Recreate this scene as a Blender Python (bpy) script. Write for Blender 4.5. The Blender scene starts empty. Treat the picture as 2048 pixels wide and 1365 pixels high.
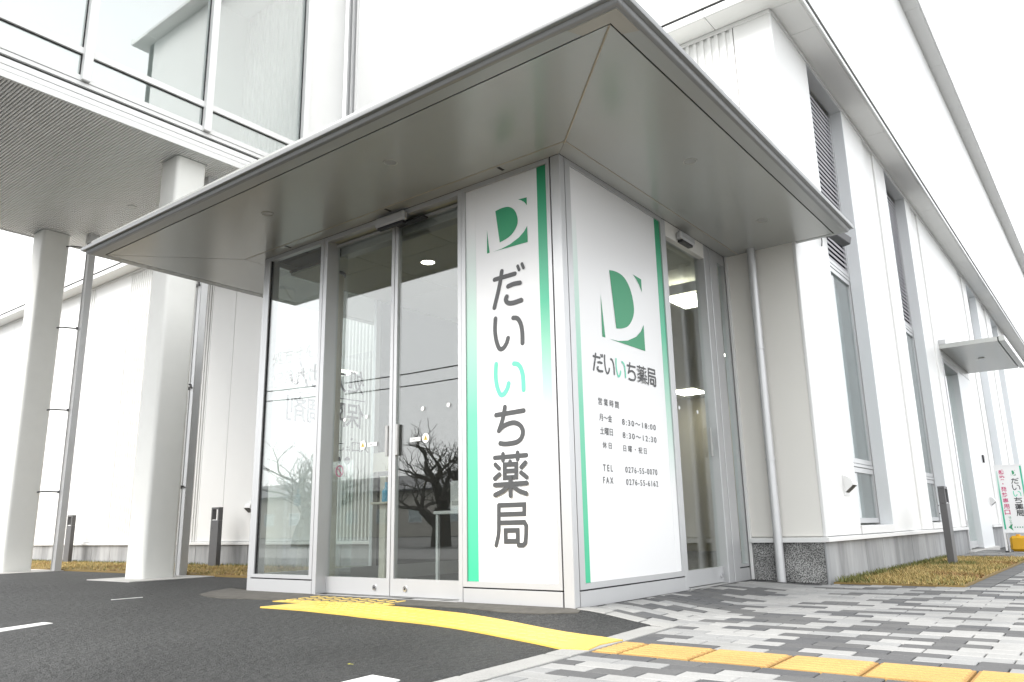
import bpy, bmesh, math, random
from mathutils import Vector, Matrix
R = math.radians
random.seed(7)
sc = bpy.context.scene
col = sc.collection

# ------------------------------------------------------------------ camera
CAM = Vector((2.752, -4.160, 0.490))
YAW, PITCH, ROLL = 0.6546035, 0.2333404, -0.0197135
FPX = 1565.6
_cy, _sy, _cp, _sp = math.cos(YAW), math.sin(YAW), math.cos(PITCH), math.sin(PITCH)
FWD = Vector((-_sy*_cp, _cy*_cp, _sp)); _r = Vector((_cy, _sy, 0)); _u = _r.cross(FWD)
RGT = _r*math.cos(ROLL) + _u*math.sin(ROLL); UPV = -_r*math.sin(ROLL) + _u*math.cos(ROLL)
cam_d = bpy.data.cameras.new('camera'); cam = bpy.data.objects.new('camera', cam_d); col.objects.link(cam)
cam.matrix_world = Matrix(((RGT.x, UPV.x, -FWD.x, CAM.x), (RGT.y, UPV.y, -FWD.y, CAM.y), (RGT.z, UPV.z, -FWD.z, CAM.z), (0, 0, 0, 1)))
cam_d.sensor_width = 36; cam_d.sensor_fit = 'HORIZONTAL'; cam_d.lens = 36*FPX/2048; cam_d.clip_start = 0.05; cam_d.clip_end = 600
sc.camera = cam

def project(x, y, z):
    d = Vector((x, y, z)) - CAM; w = d.dot(FWD)
    if w < 0.05: return None
    return 1024 + FPX*d.dot(RGT)/w, 682.5 - FPX*d.dot(UPV)/w, w

# ------------------------------------------------------------------ world, sun, exposure
SUN_EL, SUN_AZ = 46, 206      # azimuth measured clockwise from +Y: the light comes from the street side
world = bpy.data.worlds.new('World'); sc.world = world; world.use_nodes = True
nt = world.node_tree; nt.nodes.clear()
out = nt.nodes.new('ShaderNodeOutputWorld'); bg = nt.nodes.new('ShaderNodeBackground')
sky = nt.nodes.new('ShaderNodeTexSky'); sky.sky_type = 'NISHITA'; sky.sun_disc = False
sky.sun_elevation = R(SUN_EL); sky.sun_rotation = R(SUN_AZ); sky.air_density = 1.0; sky.dust_density = 4.0; sky.ozone_density = 1.0
hs = nt.nodes.new('ShaderNodeHueSaturation'); hs.inputs['Saturation'].default_value = 0.25
mx = nt.nodes.new('ShaderNodeMix'); mx.data_type = 'RGBA'; mx.inputs['Factor'].default_value = 0.80
mx.inputs['B'].default_value = (7.7, 7.82, 7.95, 1)          # even overcast cloud cover in front of the clear sky
nt.links.new(sky.outputs[0], hs.inputs['Color']); nt.links.new(hs.outputs[0], mx.inputs['A'])
nt.links.new(mx.outputs['Result'], bg.inputs['Color']); nt.links.new(bg.outputs[0], out.inputs[0])
bg.inputs['Strength'].default_value = 0.13
sun_d = bpy.data.lights.new('sun', 'SUN'); sun_d.energy = 1.5; sun_d.angle = R(40); sun_d.color = (1, .97, .93)
sun = bpy.data.objects.new('sun', sun_d); col.objects.link(sun)
_a = R(SUN_AZ); _d = Vector((math.sin(_a)*math.cos(R(SUN_EL)), math.cos(_a)*math.cos(R(SUN_EL)), math.sin(R(SUN_EL))))
sun.rotation_euler = _d.to_track_quat('Z', 'Y').to_euler(); sun.location = (0, -20, 30)
vs = sc.view_settings; vs.view_transform = 'Standard'; vs.look = 'None'; vs.exposure = 1.42; vs.gamma = 1.0; vs.use_curve_mapping = False
sc.cycles.max_bounces = 10; sc.cycles.transparent_max_bounces = 24; sc.cycles.diffuse_bounces = 4; sc.cycles.glossy_bounces = 5
sc.cycles.sample_clamp_indirect = 6.0; sc.cycles.caustics_reflective = False; sc.cycles.caustics_refractive = False
try:
    sc.cycles.use_denoising = True
except Exception: pass

# ------------------------------------------------------------------ materials
MATS = {}
def mat(name, rgb, rough=0.5, metal=0.0, var=0.0, vscale=6.0, bump=0.0, bscale=80.0, spec=0.5, coat=0.0, stretch=(1, 1, 1), rvar=0.0, emit=0.0):
    if name in MATS: return MATS[name]
    m = bpy.data.materials.new(name); m.use_nodes = True; n = m.node_tree; p = n.nodes['Principled BSDF']
    p.inputs['Base Color'].default_value = (*rgb, 1); p.inputs['Roughness'].default_value = rough; p.inputs['Metallic'].default_value = metal
    p.inputs['Specular IOR Level'].default_value = spec; p.inputs['Coat Weight'].default_value = coat
    if emit:
        p.inputs['Emission Color'].default_value = (*rgb, 1); p.inputs['Emission Strength'].default_value = emit
    tc = None
    if var or bump or rvar:
        tc = n.nodes.new('ShaderNodeNewGeometry'); mp = n.nodes.new('ShaderNodeMapping'); mp.inputs['Scale'].default_value = stretch
        n.links.new(tc.outputs['Position'], mp.inputs['Vector'])
    if var or rvar:
        no = n.nodes.new('ShaderNodeTexNoise'); no.inputs['Scale'].default_value = vscale; no.inputs['Detail'].default_value = 6; no.inputs['Roughness'].default_value = 0.6
        n.links.new(mp.outputs[0], no.inputs['Vector'])
    if var:
        cr = n.nodes.new('ShaderNodeMapRange'); cr.inputs['From Min'].default_value = 0.3; cr.inputs['From Max'].default_value = 0.7
        cr.inputs['To Min'].default_value = 1-var; cr.inputs['To Max'].default_value = 1+var
        n.links.new(no.outputs['Fac'], cr.inputs['Value'])
        vm = n.nodes.new('ShaderNodeVectorMath'); vm.operation = 'SCALE'; vm.inputs[0].default_value = rgb
        n.links.new(cr.outputs[0], vm.inputs['Scale']); n.links.new(vm.outputs[0], p.inputs['Base Color'])
    if rvar:
        rr = n.nodes.new('ShaderNodeMapRange'); rr.inputs['From Min'].default_value = 0.3; rr.inputs['From Max'].default_value = 0.7
        rr.inputs['To Min'].default_value = max(0.02, rough-rvar); rr.inputs['To Max'].default_value = rough+rvar
        n.links.new(no.outputs['Fac'], rr.inputs['Value']); n.links.new(rr.outputs[0], p.inputs['Roughness'])
    if bump:
        nb = n.nodes.new('ShaderNodeTexNoise'); nb.inputs['Scale'].default_value = bscale; nb.inputs['Detail'].default_value = 4
        n.links.new(mp.outputs[0], nb.inputs['Vector'])
        bp = n.nodes.new('ShaderNodeBump'); bp.inputs['Strength'].default_value = bump; bp.inputs['Distance'].default_value = 0.004
        n.links.new(nb.outputs['Fac'], bp.inputs['Height']); n.links.new(bp.outputs[0], p.inputs['Normal'])
    MATS[name] = m
    return m

def glass_mat(name, tint, f0=0.045, rough=0.0):
    m = bpy.data.materials.new(name); m.use_nodes = True; n = m.node_tree; n.nodes.clear()
    o = n.nodes.new('ShaderNodeOutputMaterial'); t = n.nodes.new('ShaderNodeBsdfTransparent'); g = n.nodes.new('ShaderNodeBsdfGlossy')
    t.inputs[0].default_value = (*tint, 1); g.inputs['Roughness'].default_value = rough; g.inputs['Color'].default_value = (1, 1, 1, 1)
    lw = n.nodes.new('ShaderNodeLayerWeight'); lw.inputs['Blend'].default_value = 0.5
    pw = n.nodes.new('ShaderNodeMath'); pw.operation = 'POWER'; pw.inputs[1].default_value = 5
    ma = n.nodes.new('ShaderNodeMath'); ma.operation = 'MULTIPLY_ADD'; ma.inputs[1].default_value = 1-f0; ma.inputs[2].default_value = f0
    mi = n.nodes.new('ShaderNodeMixShader')
    n.links.new(lw.outputs['Facing'], pw.inputs[0]); n.links.new(pw.outputs[0], ma.inputs[0]); n.links.new(ma.outputs[0], mi.inputs[0])
    n.links.new(t.outputs[0], mi.inputs[1]); n.links.new(g.outputs[0], mi.inputs[2]); n.links.new(mi.outputs[0], o.inputs[0])
    MATS[name] = m
    return m

WHITE = mat('white_panel', (.78, .78, .765), .38, var=.02, vscale=1.2, rvar=.06)
WHITE2 = mat('white_trim', (.74, .74, .73), .4)
BEIGE = mat('beige_panel', (.76, .745, .70), .42, var=.015, vscale=1.5)
JAMB = mat('jamb_metal', (.76, .78, .79), .38, metal=.1)
ALU = mat('aluminium', (.53, .535, .54), .36, metal=.4, rvar=.05, vscale=30, stretch=(1, 1, .05))
ALU_D = mat('aluminium_dark', (.42, .42, .41), .4, metal=.4)  # darker grey metal for handles, thresholds and seams
SOFF = mat('canopy_metal', (.46, .468, .448), .22, metal=.18)
NOSE = mat('canopy_nose', (.26, .265, .265), .34, metal=.35)
CORNER = mat('canopy_corner_plate', (.40, .37, .32), .3, metal=.3)
SEAL = mat('sealant_bead', (.47, .41, .32), .6)
LOUV = mat('louver_void', (.009, .007, .014), .9, spec=.1)
SLATG = mat('louver_slat', (.46, .455, .48), .5)
SOFW = mat('eave_soffit', (.86, .86, .845), .5, var=.015, vscale=2)
DARK = mat('dark_gap', (.015, .015, .016), .7)
BLACKP = mat('black_plastic', (.02, .02, .022), .35)
GREY = mat('grey_paint', (.095, .095, .098), .45, var=.05, vscale=20)
PIPE = mat('pipe_metal', (.60, .605, .61), .35, metal=.35, var=.03)
PILLAR = mat('pillar_paint', (.76, .76, .725), .55, var=.02, vscale=4, bump=.12, bscale=160)
CONC = mat('plinth_concrete', (.31, .315, .32), .8, var=.32, vscale=4.0, bump=.3, bscale=60, stretch=(1, 1, .22))
PAD = mat('pad_concrete', (.48, .47, .45), .85, var=.1, bump=.2)
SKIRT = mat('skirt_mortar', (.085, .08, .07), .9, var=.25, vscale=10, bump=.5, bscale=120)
SLATS = mat('soffit_slat', (.88, .88, .865), .45)
SLATB = mat('soffit_backing', (.34, .34, .33), .6)
INTC = mat('ceiling_board', (.56, .56, .47), .7)
INTW = mat('interior_wall', (.36, .33, .26), .7)
INTF = mat('interior_floor', (.11, .11, .108), .45, var=.06)
DARKWALL = mat('vestibule_dark_backing', (.10, .10, .095), .6)  # dark stand-in for the room beyond, keeps door reflections visible
ROOMW = mat('room_wall_beige', (.60, .54, .40), .7)
BORD = mat('canopy_border', (.41, .42, .41), .36, metal=.18)
CREAM = mat('column_cream', (.55, .50, .36), .5)
SIGNW = mat('sign_white', (.80, .80, .80), .3)
INK = mat('letter_grey', (.062, .064, .066), .45)
INKT = mat('letter_dark', (.05, .05, .052), .45)
MINT = mat('letter_mint', (.135, .62, .42), .45)
GREEN = mat('logo_green', (.024, .285, .13), .45)
MAGENTA = mat('letter_magenta', (.55, .05, .17), .5)
LETF = mat('letter_film_dark', (.012, .012, .012), .6, spec=.2)
FILM = mat('white_film', (.82, .84, .84), .5)
CHROME = mat('chrome', (.75, .75, .76), .12, metal=1.0)
YEL = mat('yellow_box_plastic', (.80, .43, .02), .4)
LAMPOFF = mat('lamp_trim', (.50, .50, .47), .4)
LIT = mat('lamp_lit', (1.0, .95, .82), .5, emit=6.0)
LITP = mat('light_panel_lit', (1.0, .97, .88), .5, emit=5.0)
PAPER = mat('paper', (.72, .68, .58), .7)
BLUE = mat('bottle_blue', (.12, .42, .62), .25)
BARK = mat('bark', (.045, .038, .034), .9, var=.3, vscale=12, bump=.5, bscale=40)
HOUSEW = mat('house_render', (.42, .40, .36), .8, var=.05)
ROOFT = mat('roof_tile', (.09, .09, .10), .6, var=.2, vscale=8)
GLASS = glass_mat('door_glass', (.92, .945, .93), .115)
GLASSG = glass_mat('side_glass_green', (.95, .985, .975), .10)
GLASSF = glass_mat('sidelight_glass', (.955, .985, .98), .19)
GLASSB = glass_mat('bridge_glass', (.93, .97, .96), .22)
GLASSW = glass_mat('window_glass', (.75, .80, .80), .11)

def stripe_mat(name, dark, light, z0, z1):
    """printed film: colour runs from `dark` at z0 to white at z1 (part of the print itself)"""
    m = bpy.data.materials.new(name); m.use_nodes = True; n = m.node_tree; p = n.nodes['Principled BSDF']; p.inputs['Roughness'].default_value = .35
    g = n.nodes.new('ShaderNodeNewGeometry'); s = n.nodes.new('ShaderNodeSeparateXYZ'); mr = n.nodes.new('ShaderNodeMapRange'); cr = n.nodes.new('ShaderNodeValToRGB')
    mr.inputs['From Min'].default_value = z0; mr.inputs['From Max'].default_value = z1
    n.links.new(g.outputs['Position'], s.inputs[0]); n.links.new(s.outputs['Z'], mr.inputs['Value']); n.links.new(mr.outputs[0], cr.inputs[0])
    e = cr.color_ramp.elements; e[0].position = 0; e[0].color = (*dark, 1); e[1].position = 1; e[1].color = (.80, .80, .80, 1)
    k = cr.color_ramp.elements.new(.45); k.color = (*light, 1)
    n.links.new(cr.outputs[0], p.inputs['Base Color']); return m
STRIPE_A = stripe_mat('stripe_from_top', (.012, .26, .11), (.08, .50, .30), 2.98, .75)
STRIPE_B = stripe_mat('stripe_from_bottom', (.045, .50, .265), (.15, .56, .37), .12, 2.65)

def asphalt_mat():
    m = bpy.data.materials.new('asphalt'); m.use_nodes = True; n = m.node_tree; p = n.nodes['Principled BSDF']; p.inputs['Roughness'].default_value = .68
    p.inputs['Specular IOR Level'].default_value = .5
    g = n.nodes.new('ShaderNodeNewGeometry')
    big = n.nodes.new('ShaderNodeTexNoise'); big.inputs['Scale'].default_value = .9; big.inputs['Detail'].default_value = 5
    fine = n.nodes.new('ShaderNodeTexVoronoi'); fine.inputs['Scale'].default_value = 130
    f2 = n.nodes.new('ShaderNodeTexNoise'); f2.inputs['Scale'].default_value = 22; f2.inputs['Detail'].default_value = 6
    for t in (big, fine, f2): n.links.new(g.outputs['Position'], t.inputs['Vector'])
    r1 = n.nodes.new('ShaderNodeMapRange'); r1.inputs['From Min'].default_value = .3; r1.inputs['From Max'].default_value = .7; r1.inputs['To Min'].default_value = .68; r1.inputs['To Max'].default_value = 1.38
    n.links.new(big.outputs['Fac'], r1.inputs['Value'])
    r2 = n.nodes.new('ShaderNodeMapRange'); r2.inputs['From Min'].default_value = .0; r2.inputs['From Max'].default_value = 1; r2.inputs['To Min'].default_value = .25; r2.inputs['To Max'].default_value = 1.75
    sep = n.nodes.new('ShaderNodeSeparateColor'); n.links.new(fine.outputs['Color'], sep.inputs[0]); n.links.new(sep.outputs[0], r2.inputs['Value'])
    mu = n.nodes.new('ShaderNodeMath'); mu.operation = 'MULTIPLY'; n.links.new(r1.outputs[0], mu.inputs[0]); n.links.new(r2.outputs[0], mu.inputs[1])
    vm = n.nodes.new('ShaderNodeVectorMath'); vm.operation = 'SCALE'; vm.inputs[0].default_value = (.0265, .027, .0265); n.links.new(mu.outputs[0], vm.inputs['Scale'])
    n.links.new(vm.outputs[0], p.inputs['Base Color'])
    b1 = n.nodes.new('ShaderNodeBump'); b1.inputs['Strength'].default_value = .9; b1.inputs['Distance'].default_value = .006; n.links.new(fine.outputs['Distance'], b1.inputs['Height'])
    b2 = n.nodes.new('ShaderNodeBump'); b2.inputs['Strength'].default_value = .8; b2.inputs['Distance'].default_value = .03; n.links.new(f2.outputs['Fac'], b2.inputs['Height']); n.links.new(b1.outputs[0], b2.inputs['Normal'])
    n.links.new(b2.outputs[0], p.inputs['Normal']); return m
ASPH = asphalt_mat()

def granite_mat():
    m = bpy.data.materials.new('granite'); m.use_nodes = True; n = m.node_tree; p = n.nodes['Principled BSDF']; p.inputs['Roughness'].default_value = .6
    g = n.nodes.new('ShaderNodeNewGeometry'); v = n.nodes.new('ShaderNodeTexNoise'); v.inputs['Scale'].default_value = 110; v.inputs['Detail'].default_value = 3
    b = n.nodes.new('ShaderNodeTexNoise'); b.inputs['Scale'].default_value = 5; b.inputs['Detail'].default_value = 3
    n.links.new(g.outputs['Position'], v.inputs['Vector']); n.links.new(g.outputs['Position'], b.inputs['Vector'])
    cr = n.nodes.new('ShaderNodeValToRGB'); e = cr.color_ramp.elements; e[0].position = .40; e[0].color = (.05, .05, .05, 1); e[1].position = .60; e[1].color = (.42, .42, .41, 1)
    n.links.new(v.outputs['Fac'], cr.inputs[0])
    mr = n.nodes.new('ShaderNodeMapRange'); mr.inputs['From Min'].default_value = .35; mr.inputs['From Max'].default_value = .65; mr.inputs['To Min'].default_value = .6; mr.inputs['To Max'].default_value = 1.15; n.links.new(b.outputs['Fac'], mr.inputs['Value'])
    vm = n.nodes.new('ShaderNodeVectorMath'); vm.operation = 'SCALE'; n.links.new(cr.outputs[0], vm.inputs[0]); n.links.new(mr.outputs[0], vm.inputs['Scale'])
    n.links.new(vm.outputs[0], p.inputs['Base Color']); return m
GRANITE = granite_mat()

def paver_mat(name, rgb, var):
    m = bpy.data.materials.new(name); m.use_nodes = True; n = m.node_tree; p = n.nodes['Principled BSDF']; p.inputs['Roughness'].default_value = .8
    g = n.nodes.new('ShaderNodeNewGeometry'); no = n.nodes.new('ShaderNodeTexNoise'); no.inputs['Scale'].default_value = 140; no.inputs['Detail'].default_value = 3
    bi = n.nodes.new('ShaderNodeTexNoise'); bi.inputs['Scale'].default_value = 3; bi.inputs['Detail'].default_value = 5
    n.links.new(g.outputs['Position'], no.inputs['Vector']); n.links.new(g.outputs['Position'], bi.inputs['Vector'])
    a = n.nodes.new('ShaderNodeMapRange'); a.inputs['From Min'].default_value = .3; a.inputs['From Max'].default_value = .7; a.inputs['To Min'].default_value = 1-var; a.inputs['To Max'].default_value = 1+var; n.links.new(no.outputs['Fac'], a.inputs['Value'])
    b = n.nodes.new('ShaderNodeMapRange'); b.inputs['From Min'].default_value = .3; b.inputs['From Max'].default_value = .7; b.inputs['To Min'].default_value = .88; b.inputs['To Max'].default_value = 1.08; n.links.new(bi.outputs['Fac'], b.inputs['Value'])
    mu = n.nodes.new('ShaderNodeMath'); mu.operation = 'MULTIPLY'; n.links.new(a.outputs[0], mu.inputs[0]); n.links.new(b.outputs[0], mu.inputs[1])
    vm = n.nodes.new('ShaderNodeVectorMath'); vm.operation = 'SCALE'; vm.inputs[0].default_value = rgb; n.links.new(mu.outputs[0], vm.inputs['Scale']); n.links.new(vm.outputs[0], p.inputs['Base Color'])
    bp = n.nodes.new('ShaderNodeBump'); bp.inputs['Strength'].default_value = .35; bp.inputs['Distance'].default_value = .003; n.links.new(no.outputs['Fac'], bp.inputs['Height']); n.links.new(bp.outputs[0], p.inputs['Normal'])
    return m
PAVL = [paver_mat('paver_light_a', (.275, .274, .267), .09), paver_mat('paver_light_b', (.25, .251, .248), .09), paver_mat('paver_light_c', (.30, .298, .29), .09)]
PAVD = [paver_mat('paver_dark_a', (.088, .088, .089), .12), paver_mat('paver_dark_b', (.078, .079, .082), .12), paver_mat('paver_dark_c', (.100, .100, .0995), .12)]
KERB = paver_mat('kerb_block', (.30, .297, .285), .12)
TACT = paver_mat('tactile_ochre', (.43, .265, .088), .08)
TACTD = paver_mat('tactile_groove_shade', (.30, .17, .05), .10)  # groove dirt and the shade between bars, both put into the colour
YBAR = mat('yellow_bars_lit', (.74, .54, .14), .5, var=.08, vscale=20)  # lighter than the sheet, in place of light on the relief
YPAINT = mat('yellow_sheet', (.66, .45, .085), .5, var=.08, vscale=7, bump=.25, bscale=50)
WPAINT = mat('white_road_paint', (.72, .72, .70), .6, var=.08, vscale=25)

def grass_mat():
    m = bpy.data.materials.new('dry_grass'); m.use_nodes = True; n = m.node_tree; p = n.nodes['Principled BSDF']; p.inputs['Roughness'].default_value = .8
    a = n.nodes.new('ShaderNodeAttribute'); a.attribute_name = 'tint'; n.links.new(a.outputs['Color'], p.inputs['Base Color']); return m
GRASS = grass_mat()
SOIL = mat('turf_soil', (.20, .135, .05), .95, var=.3, vscale=14, bump=.6, bscale=60)

# ------------------------------------------------------------------ mesh helpers
class MB:
    def __init__(s): s.v = []; s.f = []
    def quad(s, *p):
        b = len(s.v); s.v += [tuple(q) for q in p]; s.f.append(tuple(range(b, b+len(p)))); return s
    def box(s, x0, x1, y0, y1, z0, z1, bev=0.0):
        if x0 > x1: x0, x1 = x1, x0
        if y0 > y1: y0, y1 = y1, y0
        if z0 > z1: z0, z1 = z1, z0
        if bev:
            bm = bmesh.new(); r = bmesh.ops.create_cube(bm, size=1)
            for v in bm.verts: v.co = Vector(((x0+x1)/2+v.co.x*(x1-x0), (y0+y1)/2+v.co.y*(y1-y0), (z0+z1)/2+v.co.z*(z1-z0)))
            bmesh.ops.bevel(bm, geom=bm.edges[:], offset=bev, segments=1, affect='EDGES')
            s.add_bm(bm); return s
        b = len(s.v)
        s.v += [(x0, y0, z0), (x1, y0, z0), (x1, y1, z0), (x0, y1, z0), (x0, y0, z1), (x1, y0, z1), (x1, y1, z1), (x0, y1, z1)]
        for f in ((0, 3, 2, 1), (4, 5, 6, 7), (0, 1, 5, 4), (1, 2, 6, 5), (2, 3, 7, 6), (3, 0, 4, 7)): s.f.append(tuple(b+i for i in f))
        return s
    def add_bm(s, bm):
        b = len(s.v); bm.verts.index_update(); s.v += [tuple(v.co) for v in bm.verts]
        for f in bm.faces: s.f.append(tuple(b+v.index for v in f.verts))
        bm.free()
    def prism(s, pts, axis, a, c):
        """closed polygon pts (2D) extruded along axis from a to c"""
        def P(q, h):
            return {'x': (h, q[0], q[1]), 'y': (q[0], h, q[1]), 'z': (q[0], q[1], h)}[axis]
        b = len(s.v); n = len(pts); s.v += [P(q, a) for q in pts] + [P(q, c) for q in pts]
        s.f.append(tuple(b+i for i in range(n))); s.f.append(tuple(b+n+i for i in reversed(range(n))))
        for i in range(n): s.f.append((b+i, b+(i+1) % n, b+n+(i+1) % n, b+n+i))
        return s
    def tube(s, pts, r, n=10, caps=True):
        pts = [Vector(p) for p in pts]; rr = r if isinstance(r, (list, tuple)) else [r]*len(pts); rings = []; prev = None
        for i, p in enumerate(pts):
            t = (pts[min(i+1, len(pts)-1)]-pts[max(i-1, 0)]).normalized()
            if prev is None:
                a = t.orthogonal().normalized()
            else:
                a = (prev - t*prev.dot(t)).normalized()
            prev = a; c = t.cross(a); b = len(s.v)
            for k in range(n):
                w = 2*math.pi*k/n; q = p + (a*math.cos(w)+c*math.sin(w))*rr[i]; s.v.append(tuple(q))
            rings.append(b)
        for i in range(len(rings)-1):
            for k in range(n): s.f.append((rings[i]+k, rings[i]+(k+1) % n, rings[i+1]+(k+1) % n, rings[i+1]+k))
        if caps:
            s.f.append(tuple(rings[0]+k for k in reversed(range(n)))); s.f.append(tuple(rings[-1]+k for k in range(n)))
        return s
    def disc(s, c, r, axis, h=.004, n=24):
        c = Vector(c); d = {'x': Vector((1, 0, 0)), 'y': Vector((0, 1, 0)), 'z': Vector((0, 0, 1))}[axis]
        return s.tube([c, c+d*h], r, n)

EMPT = {}
def thing(name, label, cat, loc=(0, 0, 0), group=None):
    o = bpy.data.objects.new(name, None); col.objects.link(o); o.location = loc; o.empty_display_size = .2
    o['label'] = label; o['category'] = cat
    if group: o['group'] = group
    EMPT[o.name] = Vector(loc); return o
def world_loc(o):
    p = Vector((0, 0, 0))
    while o is not None: p += Vector(o.location); o = o.parent
    return p
def obj(name, mb, m, parent=None, smooth=False, label=None, mesh=None):
    if mesh is None:
        me = bpy.data.meshes.new(name); me.from_pydata(mb.v, [], mb.f); me.update()
        bm = bmesh.new(); bm.from_mesh(me); bmesh.ops.recalc_face_normals(bm, faces=bm.faces); bm.to_mesh(me); bm.free()
        if smooth:
            for p in me.polygons: p.use_smooth = True
            try: me.set_sharp_from_angle(angle=R(40))
            except Exception: pass
        if m: me.materials.append(m)
    else: me = mesh
    o = bpy.data.objects.new(name, me); col.objects.link(o)
    if parent is not None:
        o.parent = parent; o.location = -world_loc(parent)
    if label: o['label'] = label
    return o
def B(name, x0, x1, y0, y1, z0, z1, m, parent=None, bev=.002, label=None):
    if min(abs(x1-x0), abs(y1-y0), abs(z1-z0)) < bev*2.5: bev = 0
    return obj(name, MB().box(x0, x1, y0, y1, z0, z1, bev), m, parent, label=label)
def tag(o, label, cat, group=None):
    o['label'] = label; o['category'] = cat
    if group: o['group'] = group
    return o
def struct(o): o['kind'] = 'structure'; return o
def stuff(o): o['kind'] = 'stuff'; return o
def mult(*a): 
    mb = MB()
    for q in a: mb.box(*q)
    return mb

# ------------------------------------------------------------------ text helpers
def text_geo(body, bold=0.0, space=1.0):
    cu = bpy.data.curves.new('tmp_text', 'FONT'); cu.body = body; cu.size = 1; cu.resolution_u = 4; cu.offset = bold; cu.space_character = space
    o = bpy.data.objects.new('tmp_text', cu); col.objects.link(o); bpy.context.view_layer.update()
    ev = o.evaluated_get(bpy.context.evaluated_depsgraph_get()); me = ev.to_mesh()
    v = [(p.co.x, p.co.y) for p in me.vertices]; f = [tuple(p.vertices) for p in me.polygons]
    ev.to_mesh_clear(); bpy.data.objects.remove(o); bpy.data.curves.remove(cu)
    return v, f
def text(name, body, box, place, m, parent, bold=0.0, mirror=False, space=1.0):
    """fit flat lettering into box (u0,u1,v0,v1); place(u,v) gives the 3D point"""
    v, f = text_geo(body, bold, space)
    if not v: return None
    x0 = min(p[0] for p in v); x1 = max(p[0] for p in v); y0 = min(p[1] for p in v); y1 = max(p[1] for p in v)
    mb = MB()
    for a, b in v:
        s = (a-x0)/max(1e-6, x1-x0); t = (b-y0)/max(1e-6, y1-y0)
        if mirror: s = 1-s
        mb.v.append(place(box[0]+s*(box[1]-box[0]), box[2]+t*(box[3]-box[2])))
    mb.f = f
    return obj(name, mb, m, parent)

def catmull(p, n=5):
    if len(p) < 3: return p
    q = [p[0]]
    for i in range(len(p)-1):
        a = p[max(0, i-1)]; b = p[i]; c = p[i+1]; d = p[min(len(p)-1, i+2)]
        for k in range(1, n+1):
            t = k/n
            q.append(tuple(.5*((2*b[j])+(-a[j]+c[j])*t+(2*a[j]-5*b[j]+4*c[j]-d[j])*t*t+(-a[j]+3*b[j]-3*c[j]+d[j])*t**3) for j in (0, 1)))
    return q
def ribbon(mb, pts, w, place, h, closed=False):
    P = [Vector(p) for p in pts]
    if closed: P = P[:-1]
    n = len(P); L = []; Rr = []
    for i in range(n):
        if closed: a, c = P[i-1], P[(i+1) % n]
        else: a, c = P[max(0, i-1)], P[min(n-1, i+1)]
        t1 = (P[i]-a); t2 = (c-P[i])
        t1 = t1.normalized() if t1.length > 1e-9 else t2.normalized(); t2 = t2.normalized() if t2.length > 1e-9 else t1
        t = (t1+t2).normalized(); nn = Vector((-t.y, t.x)); k = max(.5, nn.dot(Vector((-t1.y, t1.x))))
        o = nn*(w/2/k); L.append(P[i]+o); Rr.append(P[i]-o)
    b = len(mb.v); mb.v += [place(q.x, q.y, h) for q in L] + [place(q.x, q.y, h) for q in Rr]
    m = n if closed else n-1
    for i in range(m):
        j = (i+1) % n; mb.f.append((b+i, b+j, b+n+j, b+n+i))
    if not closed:
        for e, (c, d) in enumerate(((P[0], P[0]-P[1]), (P[-1], P[-1]-P[-2]))):
            d = d.normalized(); s = Vector((-d.y, d.x)); bb = len(mb.v)
            for k in range(9):
                w_ = -math.pi/2+math.pi*k/8; q = c + (d*math.cos(w_)+s*math.sin(w_))*(w/2); mb.v.append(place(q.x, q.y, h))
            mb.f.append(tuple(range(bb, bb+9)))

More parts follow.
